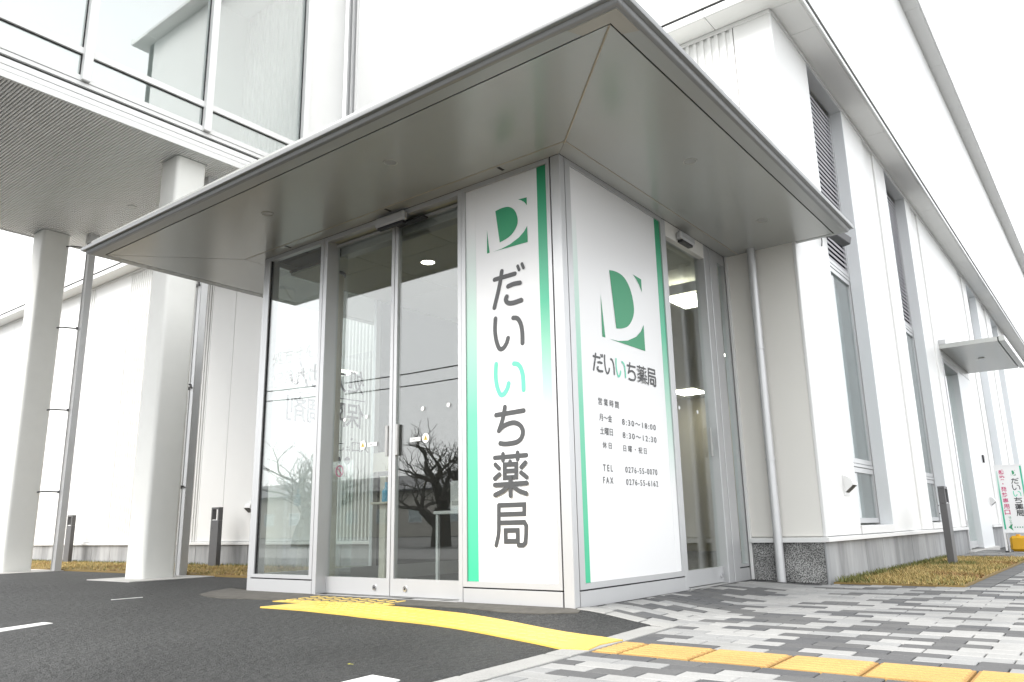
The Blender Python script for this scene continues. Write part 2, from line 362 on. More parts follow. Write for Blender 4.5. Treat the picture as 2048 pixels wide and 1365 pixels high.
GLY = {"da": [[[-0.595, 2.214], [-0.412, 2.219]], [[-0.528, 2.262], [-0.543, 2.19], [-0.565, 2.113], [-0.601, 2.006]], [[-0.385, 2.269], [-0.373, 2.239]], [[-0.347, 2.277], [-0.334, 2.245]], [[-0.473, 2.138], [-0.426, 2.146], [-0.368, 2.143]], [[-0.486, 2.066], [-0.495, 2.044], [-0.476, 2.018], [-0.429, 2.01], [-0.36, 2.016]]], "i": [[[-0.592, 1.925], [-0.598, 1.845], [-0.589, 1.772], [-0.569, 1.716], [-0.549, 1.697], [-0.522, 1.704], [-0.496, 1.733], [-0.483, 1.766]], [[-0.434, 1.902], [-0.399, 1.892], [-0.372, 1.853], [-0.359, 1.79], [-0.359, 1.711]]], "i2": [[[-0.592, 1.597], [-0.598, 1.519], [-0.589, 1.448], [-0.569, 1.395], [-0.55, 1.374], [-0.523, 1.383], [-0.497, 1.414], [-0.485, 1.447]], [[-0.436, 1.578], [-0.402, 1.568], [-0.375, 1.532], [-0.361, 1.474], [-0.359, 1.388]]], "chi": [[[-0.6, 1.24], [-0.362, 1.247]], [[-0.521, 1.288], [-0.529, 1.251], [-0.547, 1.193], [-0.577, 1.13]], [[-0.577, 1.13], [-0.541, 1.156], [-0.487, 1.172], [-0.435, 1.172], [-0.391, 1.148], [-0.372, 1.109], [-0.386, 1.066], [-0.423, 1.043], [-0.475, 1.037], [-0.524, 1.037], [-0.566, 1.044]]], "yaku": [[[-0.617, 0.95], [-0.348, 0.95]], [[-0.544, 0.971], [-0.545, 0.929]], [[-0.42, 0.971], [-0.421, 0.929]], [[-0.484, 0.916], [-0.488, 0.899]], [[-0.531, 0.899], [-0.432, 0.897], [-0.434, 0.812], [-0.532, 0.812], [-0.531, 0.899]], [[-0.531, 0.856], [-0.433, 0.854]], [[-0.61, 0.904], [-0.579, 0.878]], [[-0.575, 0.837], [-0.616, 0.811]], [[-0.355, 0.902], [-0.389, 0.874]], [[-0.391, 0.838], [-0.348, 0.808]], [[-0.616, 0.768], [-0.347, 0.769]], [[-0.482, 0.811], [-0.483, 0.693]], [[-0.503, 0.757], [-0.544, 0.727], [-0.614, 0.702]], [[-0.462, 0.755], [-0.416, 0.724], [-0.351, 0.702]]], "kyoku": [[[-0.587, 0.633], [-0.59, 0.474], [-0.596, 0.431], [-0.614, 0.375]], [[-0.587, 0.633], [-0.374, 0.632], [-0.376, 0.573], [-0.588, 0.573]], [[-0.589, 0.519], [-0.376, 0.519], [-0.362, 0.498], [-0.364, 0.443], [-0.372, 0.388], [-0.39, 0.375], [-0.426, 0.375]], [[-0.533, 0.469], [-0.432, 0.469], [-0.433, 0.4], [-0.532, 0.4], [-0.533, 0.469]]]}
CURVED = {'da': (1, 4, 5), 'i': (0, 1), 'i2': (0, 1), 'chi': (1, 2), 'yaku': (12, 13), 'kyoku': ()}
def glyph(name, key, place, m, parent, w, fit=None):
    """rounded-stroke character; fit=(u0,u1,v0,v1) maps its box elsewhere"""
    st = GLY[key]; xs = [p[0] for s in st for p in s]; zs_ = [p[1] for s in st for p in s]
    a0, a1, c0, c1 = min(xs), max(xs), min(zs_), max(zs_)
    def F(p):
        if not fit: return tuple(p)
        return (fit[0]+(p[0]-a0)/(a1-a0)*(fit[1]-fit[0]), fit[2]+(p[1]-c0)/(c1-c0)*(fit[3]-fit[2]))
    mb = MB()
    for i, s in enumerate(st):
        pts = [F(p) for p in s]; closed = (s[0] == s[-1])
        if i in CURVED[key]: pts = catmull(pts)
        ww = w*(.72 if key == 'da' and i in (2, 3) else 1)
        ribbon(mb, pts, ww, place, .0006*i, closed)
    return obj(name, mb, m, parent)
LOGO = {"d": [[-0.578, 2.734], [-0.523, 2.741], [-0.463, 2.736], [-0.417, 2.709], [-0.388, 2.665], [-0.376, 2.606], [-0.391, 2.56], [-0.434, 2.516], [-0.488, 2.494], [-0.542, 2.483]], "tr": [[-0.369, 2.766], [-0.292, 2.761], [-0.292, 2.7], [-0.314, 2.731], [-0.343, 2.753]], "br": [[-0.604, 2.427], [-0.529, 2.431], [-0.449, 2.447], [-0.37, 2.478], [-0.324, 2.51], [-0.294, 2.546], [-0.293, 2.426]], "l": [[-0.659, 2.607], [-0.637, 2.427], [-0.661, 2.426]]}
def logo(place, m, parent, fit=None):
    mb = MB()
    for k, pts in LOGO.items():
        if k == 'd': pts = catmull([tuple(p) for p in pts], 4)
        q = []
        for p in pts:
            if fit: p = (fit[0]+(p[0]+.661)/.369*(fit[1]-fit[0]), fit[2]+(p[1]-2.426)/.338*(fit[3]-fit[2]))
            q.append(place(p[0], p[1], 0))
        mb.quad(*q)
    return obj('logo_mark', mb, m, parent)

# ------------------------------------------------------------------ ground heights
def lerp_tab(x, xs, ys):
    if x <= xs[0]: return ys[0]
    for i in range(len(xs)-1):
        if x <= xs[i+1]:
            return ys[i]+(ys[i+1]-ys[i])*(x-xs[i])/(xs[i+1]-xs[i])
    return ys[-1]
def zs(y): return lerp_tab(y, [-6, -1.2, 0, 2.85, 30], [-.13, -.09, -.07, -.02, -.02])
def zl(y): return max(-.12, .02*min(y, 0))
def zg(x, y):
    if y > 2.85: t = 1 if x > .6 else 0
    else:
        k = min(max(-y, 0)/.5, 1); a = -1.5*k; b = .66-.30*k
        t = min(max((x-a)/(b-a), 0), 1); t = t*t*(3-2*t)
    return (1-t)*zl(y)+t*zs(y)
def paved(x, y):
    return (x > .52 and y < .06) or (x > .03 and y >= .06 and y < 2.84) or (x > .72 and y >= 2.84)

# ================================================================== SETTING
# one asphalt sheet to the horizon, fine near the doors; lowered where paving or turf lies on it
def axis(lo, hi, f0, f1, step):
    a = []; x = f0
    while x <= f1+1e-6: a.append(round(x, 4)); x += step
    for d in (1, 3, 7, 15, 30, 60, 120, 220):
        if f0-d > lo: a.insert(0, f0-d)
        if f1+d < hi: a.append(f1+d)
    return [lo]+a+[hi]
gx = sorted(set(axis(-260, 260, -14, 6, .4)+[-1.0, -.8, -.6, -.4, -.2, 0.0, .1, .2, .3, .4, .50, .56]+[-.9, -.7, -.5, -.3, -.1, .03, .05]))
gy = sorted(set(axis(-260, 260, -7, 3, .25)+[-.1, -.2, -.3, -.4, -.6, -.7, -.8, -.9, .04, .1, 2.84]))
mb = MB()
for y in gy:
    for x in gx: mb.v.append((x, y, zg(x, y)-(.05 if paved(x, y) else 0)-(.04 if y > 2.86 else 0)))
nx = len(gx)
for j in range(len(gy)-1):
    for i in range(nx-1): mb.f.append((j*nx+i, j*nx+i+1, (j+1)*nx+i+1, (j+1)*nx+i))
ground = struct(obj('ground', mb, ASPH, smooth=True))

# concrete skirt at the foot of the vestibule
def sheet(name, poly, m, dz=.005, parent=None, n=6):
    """a thin sheet draped over the ground: poly is a list of (x,y)"""
    bm = bmesh.new(); vs_ = [bm.verts.new((p[0], p[1], 0)) for p in poly]; bm.faces.new(vs_)
    bmesh.ops.triangulate(bm, faces=bm.faces[:])
    for _ in range(n):
        es = [e for e in bm.edges if e.calc_length() > .18]
        if not es: break
        bmesh.ops.subdivide_edges(bm, edges=es, cuts=1, use_grid_fill=False); bmesh.ops.triangulate(bm, faces=bm.faces[:])
    m2 = MB()
    top = [(v.co.x, v.co.y, zg(v.co.x, v.co.y)+dz) for v in bm.verts]; bm.verts.index_update(); N = len(top)
    m2.v = top; m2.f = [tuple(v.index for v in f.verts) for f in bm.faces]
    for e in bm.edges:
        if len(e.link_faces) == 1:
            a, b = e.verts[0].index, e.verts[1].index; k = len(m2.v)
            m2.v += [(top[a][0], top[a][1], top[a][2]-dz-.01), (top[b][0], top[b][1], top[b][2]-dz-.01)]; m2.f.append((a, b, k+1, k))
    bm.free()
    return obj(name, m2, m, parent)
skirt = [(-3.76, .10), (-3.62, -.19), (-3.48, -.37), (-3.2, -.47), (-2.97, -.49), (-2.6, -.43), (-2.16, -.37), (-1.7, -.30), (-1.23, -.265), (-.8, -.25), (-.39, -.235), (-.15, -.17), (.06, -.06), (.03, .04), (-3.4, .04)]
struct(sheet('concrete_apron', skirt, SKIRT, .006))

# pale road sheets beyond the forecourt, added to bounce light onto soffits and walls
ROAD = mat('pale_bounce_road', (.15, .15, .148), .85, var=.12, vscale=1.5, bump=.4, bscale=90)
struct(obj('street', MB().box(-120, 120, -14.0, -7.6, -.20, -.116), ROAD)); struct(obj('bounce_side_road', MB().box(4.9, 11.5, -7.5, 120, -.20, -.085), ROAD)); struct(obj('bounce_lot', MB().box(-60, -13.5, -7.0, 1.1, -.20, .006), ROAD))
# road markings
def line_sheet(poly, label): return tag(sheet('road_marking', poly, WPAINT, .004), label, 'road marking', 'white road markings')
line_sheet([(-2.41, -3.35), (-2.14, -3.35), (-2.64, -1.86), (-2.75, -1.87)], 'short white painted line on the asphalt at the far left edge')
line_sheet([(.19, -2.12), (.40, -2.12), (.349, -1.802), (.178, -1.792)], 'stub of white paint on asphalt at the bottom beside the kerb')
line_sheet([(-3.85, -.92), (-3.835, -.92), (-3.80, -.78), (-3.77, -.70), (-3.785, -.70), (-3.82, -.80)], 'thin pale edge of a manhole cover in the asphalt before the vestibule')  # pale sliver for the manhole cover edge, made as a marking sheet

# pavement ---------------------------------------------------------------
PV = bpy.data.objects.new('pavement', None); col.objects.link(PV); PV.location = (0, 0, 0); struct(PV)
BX, BY, G = .235, .106, .006
def unit_block(name, m):
    """unit paver: 1x1 in plan, chamfered top, 60 mm thick"""
    c, d = .018, .035
    v = [(-.5, -.5, -.06), (.5, -.5, -.06), (.5, .5, -.06), (-.5, .5, -.06), (-.5, -.5, -.003), (.5, -.5, -.003), (.5, .5, -.003), (-.5, .5, -.003),
         (-.5+c, -.5+d, 0), (.5-c, -.5+d, 0), (.5-c, .5-d, 0), (-.5+c, .5-d, 0)]
    f = [(8, 9, 10, 11), (4, 5, 9, 8), (5, 6, 10, 9), (6, 7, 11, 10), (7, 4, 8, 11), (0, 1, 5, 4), (1, 2, 6, 5), (2, 3, 7, 6), (3, 0, 4, 7)]
    me = bpy.data.meshes.new(name); me.from_pydata(v, [], f); me.materials.append(m); me.update(); return me
UB = {('l', i): unit_block('paver_light', m) for i, m in enumerate(PAVL)}
UB.update({('d', i): unit_block('paver_dark', m) for i, m in enumerate(PAVD)})
UK = unit_block('kerb_block', KERB)
rng = random.Random(21)
cells = {}
def is_dark(i, j):
    return cells.get((i, j), False)
# colour plan: short alternating runs that often step on from the row before, as the laid pattern does
for j in range(-30, 120):
    i = -4; d = rng.random() < .5
    while i < 40:
        n = rng.choice((1, 1, 1, 2, 2)) if d else rng.choice((1, 1, 2, 2, 2))
        for k in range(n): cells[(i+k, j)] = d
        i += n
        if rng.random() < .86: d = not d
    for i in range(-4, 40):
        up = cells.get((i if j % 2 else i-1, j-1))
        if up is not None and rng.random() < .26: cells[(i, j)] = up
blocks = []   # x0,x1,y0,y1,kind
Y0 = -.535
def add_row(y0, j, x0, x1):
    off = (.5*BX if j % 2 else 0) + .64
    i = int(math.floor((x0-off)/BX))-1
    while off+i*BX < x1:
        a, b = max(x0, off+i*BX), min(x1, off+(i+1)*BX)
        if b-a > .03: blocks.append((a+G/2, b-G/2, y0+G/2, y0+BY-G/2, 'd' if is_dark(i, j) else 'l'))
        i += 1
for j in range(-22, 110):
    y = Y0+j*BY if j >= 0 else Y0-.318+(j)*BY     # three rows give way to the tactile tiles
    if y > 13: break
    if y+BY <= .02 or j < 0: add_row(y, j, .64, 4.6)
    elif y < .10: add_row(y, j, .64, 4.6)
    elif y+BY <= 2.835: add_row(y, j, .012, 4.6)
    elif y < 2.835: add_row(y, j, .70, 4.6)
    elif y+BY < 7.86: add_row(y, j, 1.82, 3.6)
    else: add_row(y, j, .74, 3.6)
# border of dark blocks along the turf
yb = 2.84
while yb < 7.86:
    blocks.append((1.665, 1.815, yb+.002, yb+.233, 'd')); yb += .235
def screen_area(b):
    p = project((b[0]+b[1])/2, (b[2]+b[3])/2, zg((b[0]+b[1])/2, (b[2]+b[3])/2))
    if p is None or not (-60 < p[0] < 2110 and 600 < p[1] < 1400): return 0
    return (b[1]-b[0])*(b[3]-b[2])/p[2]**3
order = sorted(range(len(blocks)), key=lambda k: -screen_area(blocks[k]))
single = set(order[:300])
for k in order[:300]:
    x0, x1, y0, y1, c = blocks[k]; xm, ym = (x0+x1)/2, (y0+y1)/2
    o = bpy.data.objects.new('paver', UB[(c, rng.randrange(3))]); col.objects.link(o); o.parent = PV
    e = .03; sx = (zg(xm+e, ym)-zg(xm-e, ym))/(2*e); sy_ = (zg(xm, ym+e)-zg(xm, ym-e))/(2*e)
    o.location = (xm, ym, zg(xm, ym)+rng.uniform(-.0012, .0012)); o.scale = (x1-x0, y1-y0, 1)
    o.rotation_euler = (math.atan(sy_)+rng.uniform(-.003, .003), -math.atan(sx)+rng.uniform(-.003, .003), 0)
for c, ms in (('l', PAVL), ('d', PAVD)):
    for q in range(3):
        m2 = MB()
        for k in range(len(blocks)):
            if k in single or blocks[k][4] != c or k % 3 != q: continue
            x0, x1, y0, y1, _ = blocks[k]; b = len(m2.v); h = rng.uniform(-.0012, .0012); cc = .004
            for (ax, ay, dz) in ((x0, y0, -.05), (x1, y0, -.05), (x1, y1, -.05), (x0, y1, -.05), (x0, y0, -.003), (x1, y0, -.003), (x1, y1, -.003), (x0, y1, -.003), (x0+cc, y0+cc, 0), (x1-cc, y0+cc, 0), (x1-cc, y1-cc, 0), (x0+cc, y1-cc, 0)):
                m2.v.append((ax, ay, zg(ax, ay)+dz+h))
            for f in ((8, 9, 10, 11), (4, 5, 9, 8), (5, 6, 10, 9), (6, 7, 11, 10), (7, 4, 8, 11), (0, 1, 5, 4), (1, 2, 6, 5), (2, 3, 7, 6), (3, 0, 4, 7)): m2.f.append(tuple(b+t for t in f))
        stuff(obj('distant_paver_field', m2, ms[q], PV))
# kerb blocks between asphalt and paving
def kerb(x0, x1, y0, y1):
    xm, ym = (x0+x1)/2, (y0+y1)/2; o = bpy.data.objects.new('kerb_block', UK); col.objects.link(o); o.parent = PV
    e = .05; sx = (zg(x1, ym)-zg(x0, ym))/(x1-x0); sy_ = (zg(xm, y1)-zg(xm, y0))/(y1-y0)
    o.location = (xm, ym, zg(xm, ym)+.004); o.scale = (x1-x0-.004, y1-y0-.004, 1); o.rotation_euler = (math.atan(sy_), -math.atan(sx), 0)
xk = .012
for w in (.2, .22, .2): kerb(xk, xk+w, -.005, .112); xk += w
yk = -.01
for L_ in (.52, .48, .60, .60, .60, .60):
    y1 = yk-L_
    if not (yk < -.52 and y1 > -.87):
        kerb(.49, .636, y1, yk)
    yk = y1
# ochre tactile tiles set into the paving: six bars each
def tactile_tile(x0, x1, y0, y1):
    m2 = MB(); g2 = .004
    def hexa(a, b, c, d, lo, hi, t):
        k = len(m2.v)
        for (u, v, w) in ((a, c, lo), (b, c, lo), (b, d, lo), (a, d, lo), (a+t, c+t*.6, hi), (b-t, c+t*.6, hi), (b-t, d-t*.6, hi), (a+t, d-t*.6, hi)): m2.v.append((u, v, zg(u, v)+w))
        for f in ((4, 5, 6, 7), (0, 1, 5, 4), (1, 2, 6, 5), (2, 3, 7, 6), (3, 0, 4, 7)): m2.f.append(tuple(k+q for q in f))
    hexa(x0+g2, x1-g2, y0+g2, y1-g2, -.05, 0, .0015)
    p = (y1-y0-.02)/6
    for k in range(6):
        c = y0+.01+p*(k+.5); hexa(x0+.014, x1-.014, c-.015, c+.015, -.0005, .006, .006)
    o = obj('tactile_tile', m2, TACT, PV); o.data.materials.append(TACTD); o.data.polygons[0].material_index = 1
    return o
xt = [.64, .785, 1.136, 1.488, 1.840, 2.190, 2.54, 2.89, 3.24, 3.59, 3.94, 4.29, 4.6]
for a, b in zip(xt[:-1], xt[1:]): tactile_tile(a, b, -.851, -.537)
# yellow tactile sheet on the asphalt
ts = thing('tactile_strip', 'bright yellow tactile sheet laid on asphalt from sliding doors to paving', 'tactile strip', (-.8, -.6, 0))
sheet('warning_sheet', [(-2.345, -.47), (-2.33, -.09), (-1.85, -.075), (-1.24, -.13), (-1.30, -.40), (-1.6, -.44)], YPAINT, .005, ts)
gs = catmull([(-2.07, -.768), (-1.72, -.762), (-1.04, -.775), (-.55, -.70), (-.20, -.702), (.213, -.779), (.486, -.877)], 4)+[(.63, -.85), (.60, -.70), (.63, -.53)]+catmull([(.486, -.491), (-.089, -.385), (-.504, -.362), (-.83, -.38), (-1.32, -.375)], 4)+[(-1.6, -.445), (-1.98, -.475)]
sheet('guide_sheet', gs, YPAINT, .009, ts)
bars = MB()
for k in range(11):      # paler bar colour puts light on the raised tops
    x = -2.27+k*.092
    for yy in range(3):
        y = -.14-yy*.11
        bars.prism([(x-.018, zg(x, y)+.003), (x+.018, zg(x, y)+.003), (x+.010, zg(x, y)+.0095), (x-.010, zg(x, y)+.0095)], 'y', y-.04, y+.04)
stuff(obj('raised_dots', bars, YBAR, ts))
bars = MB()
for k in range(28):
    x = -1.72+k*.078
    for yy in [q-.13*max(0, x+.1)/.55 for q in (-.43, -.51, -.59, -.67)]:
        bars.prism([(x-.03, zg(x, yy)+.008), (x+.03, zg(x, yy)+.008), (x+.024, zg(x, yy)+.0115), (x-.024, zg(x, yy)+.0115)], 'y', yy-.012, yy+.012)
stuff(obj('raised_bars', bars, YBAR, ts))

# dry turf ---------------------------------------------------------------
def turf(name, x0, x1, y0, y1, dens, green_edge, label, seed, z):
    r = random.Random(seed); mb = MB(); cols = []
    mb.box(x0, x1, y0, y1, z-.06, z+.012); cols += [(.22, .15, .05, 1)]*8
    n = int((x1-x0)*(y1-y0)*dens)
    for _ in range(n):
        x = r.uniform(x0+.01, x1-.01); y = r.uniform(y0+.0, y1-.01); h = r.uniform(.012, .036); a = r.uniform(0, 6.283); ln = r.uniform(.4, 1.6)*h*1.1; w = r.uniform(.0025, .0055)
        nz = math.sin(x*2.3+1)*math.cos(y*3.1)+.5*math.sin(x*7+y*5)
        ge = green_edge(x, y)
        g = r.random() < (.16+.75*ge+(.22 if nz > .4 else 0))
        if g and ge > .3: h *= 1.6
        dx, dy = math.cos(a), math.sin(a); b = len(mb.v)
        mb.v += [(x-dy*w, y+dx*w, z+.008), (x+dy*w, y-dx*w, z+.008), (x+dx*ln, y+dy*ln, z+.01+h)]; mb.f.append((b, b+1, b+2))
        k = r.uniform(.65, 1.25)
        if g: c = (.15*k, .16*k, .045*k, 1)
        elif nz < -.9: c = (.32*k, .19*k, .075*k, 1)
        else: c = (.44*k, .325*k, .125*k, 1)
        cols += [c]*3
    me = bpy.data.meshes.new(name); me.from_pydata(mb.v, [], mb.f); me.materials.append(GRASS)
    ca = me.color_attributes.new('tint', 'FLOAT_COLOR', 'POINT')
    for i, c in enumerate(cols): ca.data[i].color = c
    me.update(); o = bpy.data.objects.new(name, me); col.objects.link(o); o['kind'] = 'stuff'; o['label'] = label; o['category'] = 'grass'
    return o
turf('dry_grass', -17, -3.45, 1.16, 2.80, 1500, lambda x, y: max(0, (y-2.5)/.3), 'dry yellow grass along the white wall behind the pillars', 3, .01)
turf('dry_grass', .70, 1.66, 2.835, 7.85, 5200, lambda x, y: max(0, 1-abs(x-.74)/.12)+max(0, 1-math.hypot(x-1.05, y-5.95)/.5)*.8+max(0, 1-math.hypot((x-.85)/.2, (y-2.95)/.25)), 'dry yellow grass bed between plinth and paving on the right', 4, -.018)

# ================================================================== MAIN BUILDING
YW = 2.85; XW = .68
bd = thing('pharmacy_building', 'long white panelled building with louvred slots and grey concrete plinth', 'building', (-4, 4, 0))
def wall_panel(x0, x1, z0, z1, m=WHITE, y=YW):
    B('wall_panel', x0+.004, x1-.004, y, y+.03, z0+.003, z1-.003, m, bd, .004)
def rib_profile(a, b, pitch, depth, duty=.5):
    n = max(1, round((b-a)/pitch)); p = (b-a)/n; pts = []
    for k in range(n):
        s = a+k*p; pts += [(s, 0), (s+p*.10, depth), (s+p*(duty), depth), (s+p*(duty+.10), 0)]
    pts.append((b, 0)); return pts
def rib_panel(x0, x1, z0, z1, m=WHITE, y=YW, pitch=.085, depth=.022):
    pr = rib_profile(x0+.004, x1-.004, pitch, depth); poly = [(u, y+d) for u, d in pr]+[(x1-.004, y+.06), (x0+.004, y+.06)]
    obj('ribbed_panel', MB().prism(poly, 'z', z0+.003, z1-.003), m, bd)
ZE = 5.46
# backing of the front wall, open behind the vestibule
obj('wall_core', mult((-20, -3.3, YW+.03, YW+.20, .0, ZE), (-3.3, -.06, YW+.03, YW+.20, 2.92, ZE), (-.06, XW-.04, YW+.03, YW+.20, 0, ZE)), WHITE2, bd)
xs_ = [-20, -17.4, -15.6, -13.92]
for a, b in zip(xs_[:-1], xs_[1:]): wall_panel(a, b, .36, ZE)
rib_panel(-13.92, -13.34, .36, ZE, pitch=.10); wall_panel(-13.34, -11.9, .36, ZE); rib_panel(-11.9, -11.0, .36, ZE, pitch=.075)
wall_panel(-11.0, -9.66, .36, ZE); rib_panel(-9.66, -9.46, .36, ZE, pitch=.1); wall_panel(-9.46, -9.2, .36, ZE); rib_panel(-9.2, -8.98, .36, ZE, pitch=.075, depth=.03)
wall_panel(-8.98, -8.3, .36, ZE); wall_panel(-8.3, -6.6, .36, ZE); wall_panel(-6.6, -5.75, .36, ZE); rib_panel(-5.75, -4.55, .36, ZE, pitch=.072, depth=.03)
wall_panel(-4.55, -3.40, .36, ZE)
for a, b in ((-3.40, -2.4), (-2.4, -1.4), (-1.4, -.36)): wall_panel(a, b, 3.02, ZE)
rib_panel(-.36, .29, 3.02, ZE, pitch=.08); wall_panel(.29, XW, 3.02, ZE)
B('bay_panel', .0, .655, YW, YW+.03, .363, 3.015, BEIGE, bd, .004, label='beige panel behind the round downpipe')
B('corner_trim', .652, XW+.004, YW-.006, YW+.03, .36, ZE-.003, WHITE2, bd, .006)
B('edge_trim', .004, .03, YW-.03, YW-.002, 0, 3.0, WHITE2, bd, .003)
# right wall, bays between recessed slots
SL = [(3.95, 5.30), (7.42, 8.76), (14.55, 15.95), (18.27, 19.60)]
DOOR = (10.04, 12.90)
def rwall(y0, y1, z0=.36, z1=ZE, x=XW): B('wall_panel', x-.03, x, y0+.003, y1-.003, z0+.003, z1-.003, WHITE, bd, .004)
rwall(YW+.035, 3.95)
for a, b, dx in ((5.30, 6.25, 0), (6.25, 6.80, -.022), (6.80, 7.42, 0), (8.76, 9.15, 0), (9.15, 9.65, -.022), (9.65, 10.04, 0), (12.90, 13.5, 0), (13.5, 14.0, -.022), (14.0, 14.55, 0), (15.95, 16.8, 0), (16.8, 17.4, -.022), (17.4, 18.27, 0), (19.6, 21.5, 0), (21.5, 24, 0), (24, 28, 0), (28, 34, 0), (34, 42, 0)):
    rwall(a, b, x=XW+dx)
rwall(10.04, 12.90, 3.05, ZE)
core = MB()
prev = 3.0
for a, b in SL+[(DOOR[0], DOOR[1])]: pass
edges = [YW+.2]+[e for s in sorted(SL+[DOOR]) for e in s]+[42]
for i in range(0, len(edges), 2): core.box(.30, XW-.035, edges[i], edges[i+1], 0, ZE)
core.box(.30, XW-.035, DOOR[0], DOOR[1], 3.05, ZE)
obj('wall_core', core, WHITE2, bd)
def slot(a, b, detail=True):
    d = XW-.135
    B('jamb', d, XW-.001, b-.012, b+.002, .44, ZE-.004, JAMB, bd, .002); B('jamb', d, XW-.001, a-.002, a+.012, .44, ZE-.004, JAMB, bd, .002)
    B('slot_head', d, XW-.001, a+.012, b-.012, ZE-.06, ZE-.006, JAMB, bd, .002)
    B('slot_sill', d-.02, XW+.012, a+.014, b-.014, .362, .440, WHITE2, bd, .004)
    if not detail:
        B('slot_back', d-.06, d-.04, a, b, .44, ZE, JAMB, bd); return
    # louvre
    lv = B('louver', d-.05, d-.030, a+.012, b-.012, 3.30, ZE-.06, LOUV, bd, 0)
    B('louver_frame', d-.03, d, a+.013, b-.013, 3.27, 3.315, ALU, lv); B('louver_frame', d-.03, d, b-.05, b-.013, 3.315, ZE-.06, ALU, lv); B('louver_frame', d-.03, d, a+.013, a+.05, 3.315, ZE-.06, ALU, lv)
    m2 = MB().prism([(d-.010, 0), (d-.003, .019), (d-.006, .020), (d-.013, .001)], 'y', a+.05, b-.05)
    me = None; z = 3.325
    while z < ZE-.12:
        if me is None: o = obj('slat', m2, SLATG, lv); me = o.data
        else: o = obj('slat', None, None, lv, mesh=me)
        o.location.z += z; z += .062
    # tall window and small vent window
    def window(z0, z1, mull=None):
        w = obj('window', mult((d-.045, d-.005, a+.013, a+.06, z0, z1), (d-.045, d-.005, b-.06, b-.013, z0, z1), (d-.045, d-.005, a+.06, b-.06, z0, z0+.05), (d-.045, d-.005, a+.06, b-.06, z1-.05, z1)), ALU, bd)
        B('pane', d-.032, d-.024, a+.061, b-.061, z0+.051, z1-.051, GLASSW, w, 0)
        B('blind', d-.14, d-.13, a+.061, b-.061, z0+.051, z1-.051, JAMB, w, 0)
    window(1.075, 3.22); window(.462, 1.03)
    B('transom', d-.04, d, a+.013, b-.013, 3.226, 3.264, ALU, bd); B('transom', d-.04, d, a+.013, b-.013, 1.036, 1.069, ALU, bd)
for i, (a, b) in enumerate(SL): slot(a, b, i < 2)
# ledge and plinth
obj('ledge', MB().prism([(YW-.045, .315), (YW-.045, .350), (YW+.03, .362), (YW+.03, .315)], 'x', .03, XW+.0).prism([(YW-.045, .315), (YW-.045, .350), (YW+.03, .362), (YW+.03, .315)], 'x', -20, -3.42), WHITE2, bd)
obj('ledge', MB().prism([(XW+.03, .318), (XW+.03, .350), (XW-.03, .360), (XW-.03, .318)], 'y', YW-.046, 10.03).prism([(XW+.03, .318), (XW+.03, .350), (XW-.03, .360), (XW-.03, .318)], 'y', 12.9, 42), WHITE2, bd)
B('granite_slab', .035, .648, YW-.012, YW+.03, -.05, .312, GRANITE, bd, .003, label='speckled grey granite plinth slab behind the downpipe')
xp = -20.0
for k in range(24):
    x1 = xp+.69
    if x1 > -3.45: break
    B('plinth_panel', xp+.004, x1-.004, YW-.01, YW+.03, -.05, .312, CONC, bd, .004); xp = x1
yp = YW-.010
B('plinth_panel', XW-.03, XW-.012, yp, 3.42, -.08, .315, CONC, bd, .004)
yp = 3.42
while yp < 9.9:
    y1 = min(yp+.68, 10.03); B('plinth_panel', XW-.03, XW-.014, yp+.004, y1-.004, -.08, .315, CONC, bd, .004); yp = y1
yp = 12.9
while yp < 30:
    B('plinth_panel', XW-.03, XW-.014, yp+.004, yp+.676, -.08, .315, CONC, bd, .004); yp += .68
# lower eave round both faces: soffit panels, fascia, gutter lip
ev = obj('eave', mult((-20, .99, YW-.30, YW+.2, 5.60, 5.64), (.5, .99, YW+.2, 42, 5.60, 5.64)), WHITE2, bd)
def soff(x0, x1, y0, y1): B('soffit_panel', x0+.003, x1-.003, y0+.003, y1-.003, ZE, ZE+.02, SOFW, ev, .002)
xa = [-20, -16.5, -13, -9.5, -5.8, -3.6, -1.7, .115, .955]
for a, b in zip(xa[:-1], xa[1:]): soff(a, b, YW-.27, YW+.03)
ya = [YW+.03, 3.44, 6.32, 9.70, 13.1, 16.5, 20, 23.5, 27, 32, 42]
for a, b in zip(ya[:-1], ya[1:]): soff(XW-.01, .955, a, b)
for a, b in zip(xa[:-1], xa[1:]): B('fascia', a+.002, b-.002 if b < .9 else .985, YW-.30, YW-.272, ZE-.012, ZE+.075, WHITE2, ev, .006)
yb2 = [YW-.27]+ya[1:]
for a, b in zip(yb2[:-1], yb2[1:]): B('fascia', .957, .985, a+.004, b-.004, ZE-.012, ZE+.045, WHITE2, ev, .006)
obj('gutter_slot', mult((.955, .975, YW-.2, 42, ZE+.045, ZE+.09), (-20, .95, YW-.292, YW-.28, ZE+.075, ZE+.10)), DARK, ev)
obj('gutter_lip', mult((.955, .99, YW-.3, 42, ZE+.09, ZE+.14), (-20, .95, YW-.305, YW-.272, ZE+.10, ZE+.14)), WHITE2, ev)
B('wall_head_trim', -20, XW, YW-.012, YW-.001, ZE-.05, ZE-.004, WHITE2, bd, .003)
B('wall_head_trim', XW-.028, XW+.012, YW+.031, 42, ZE-.05, ZE-.0045, WHITE2, bd, .003)
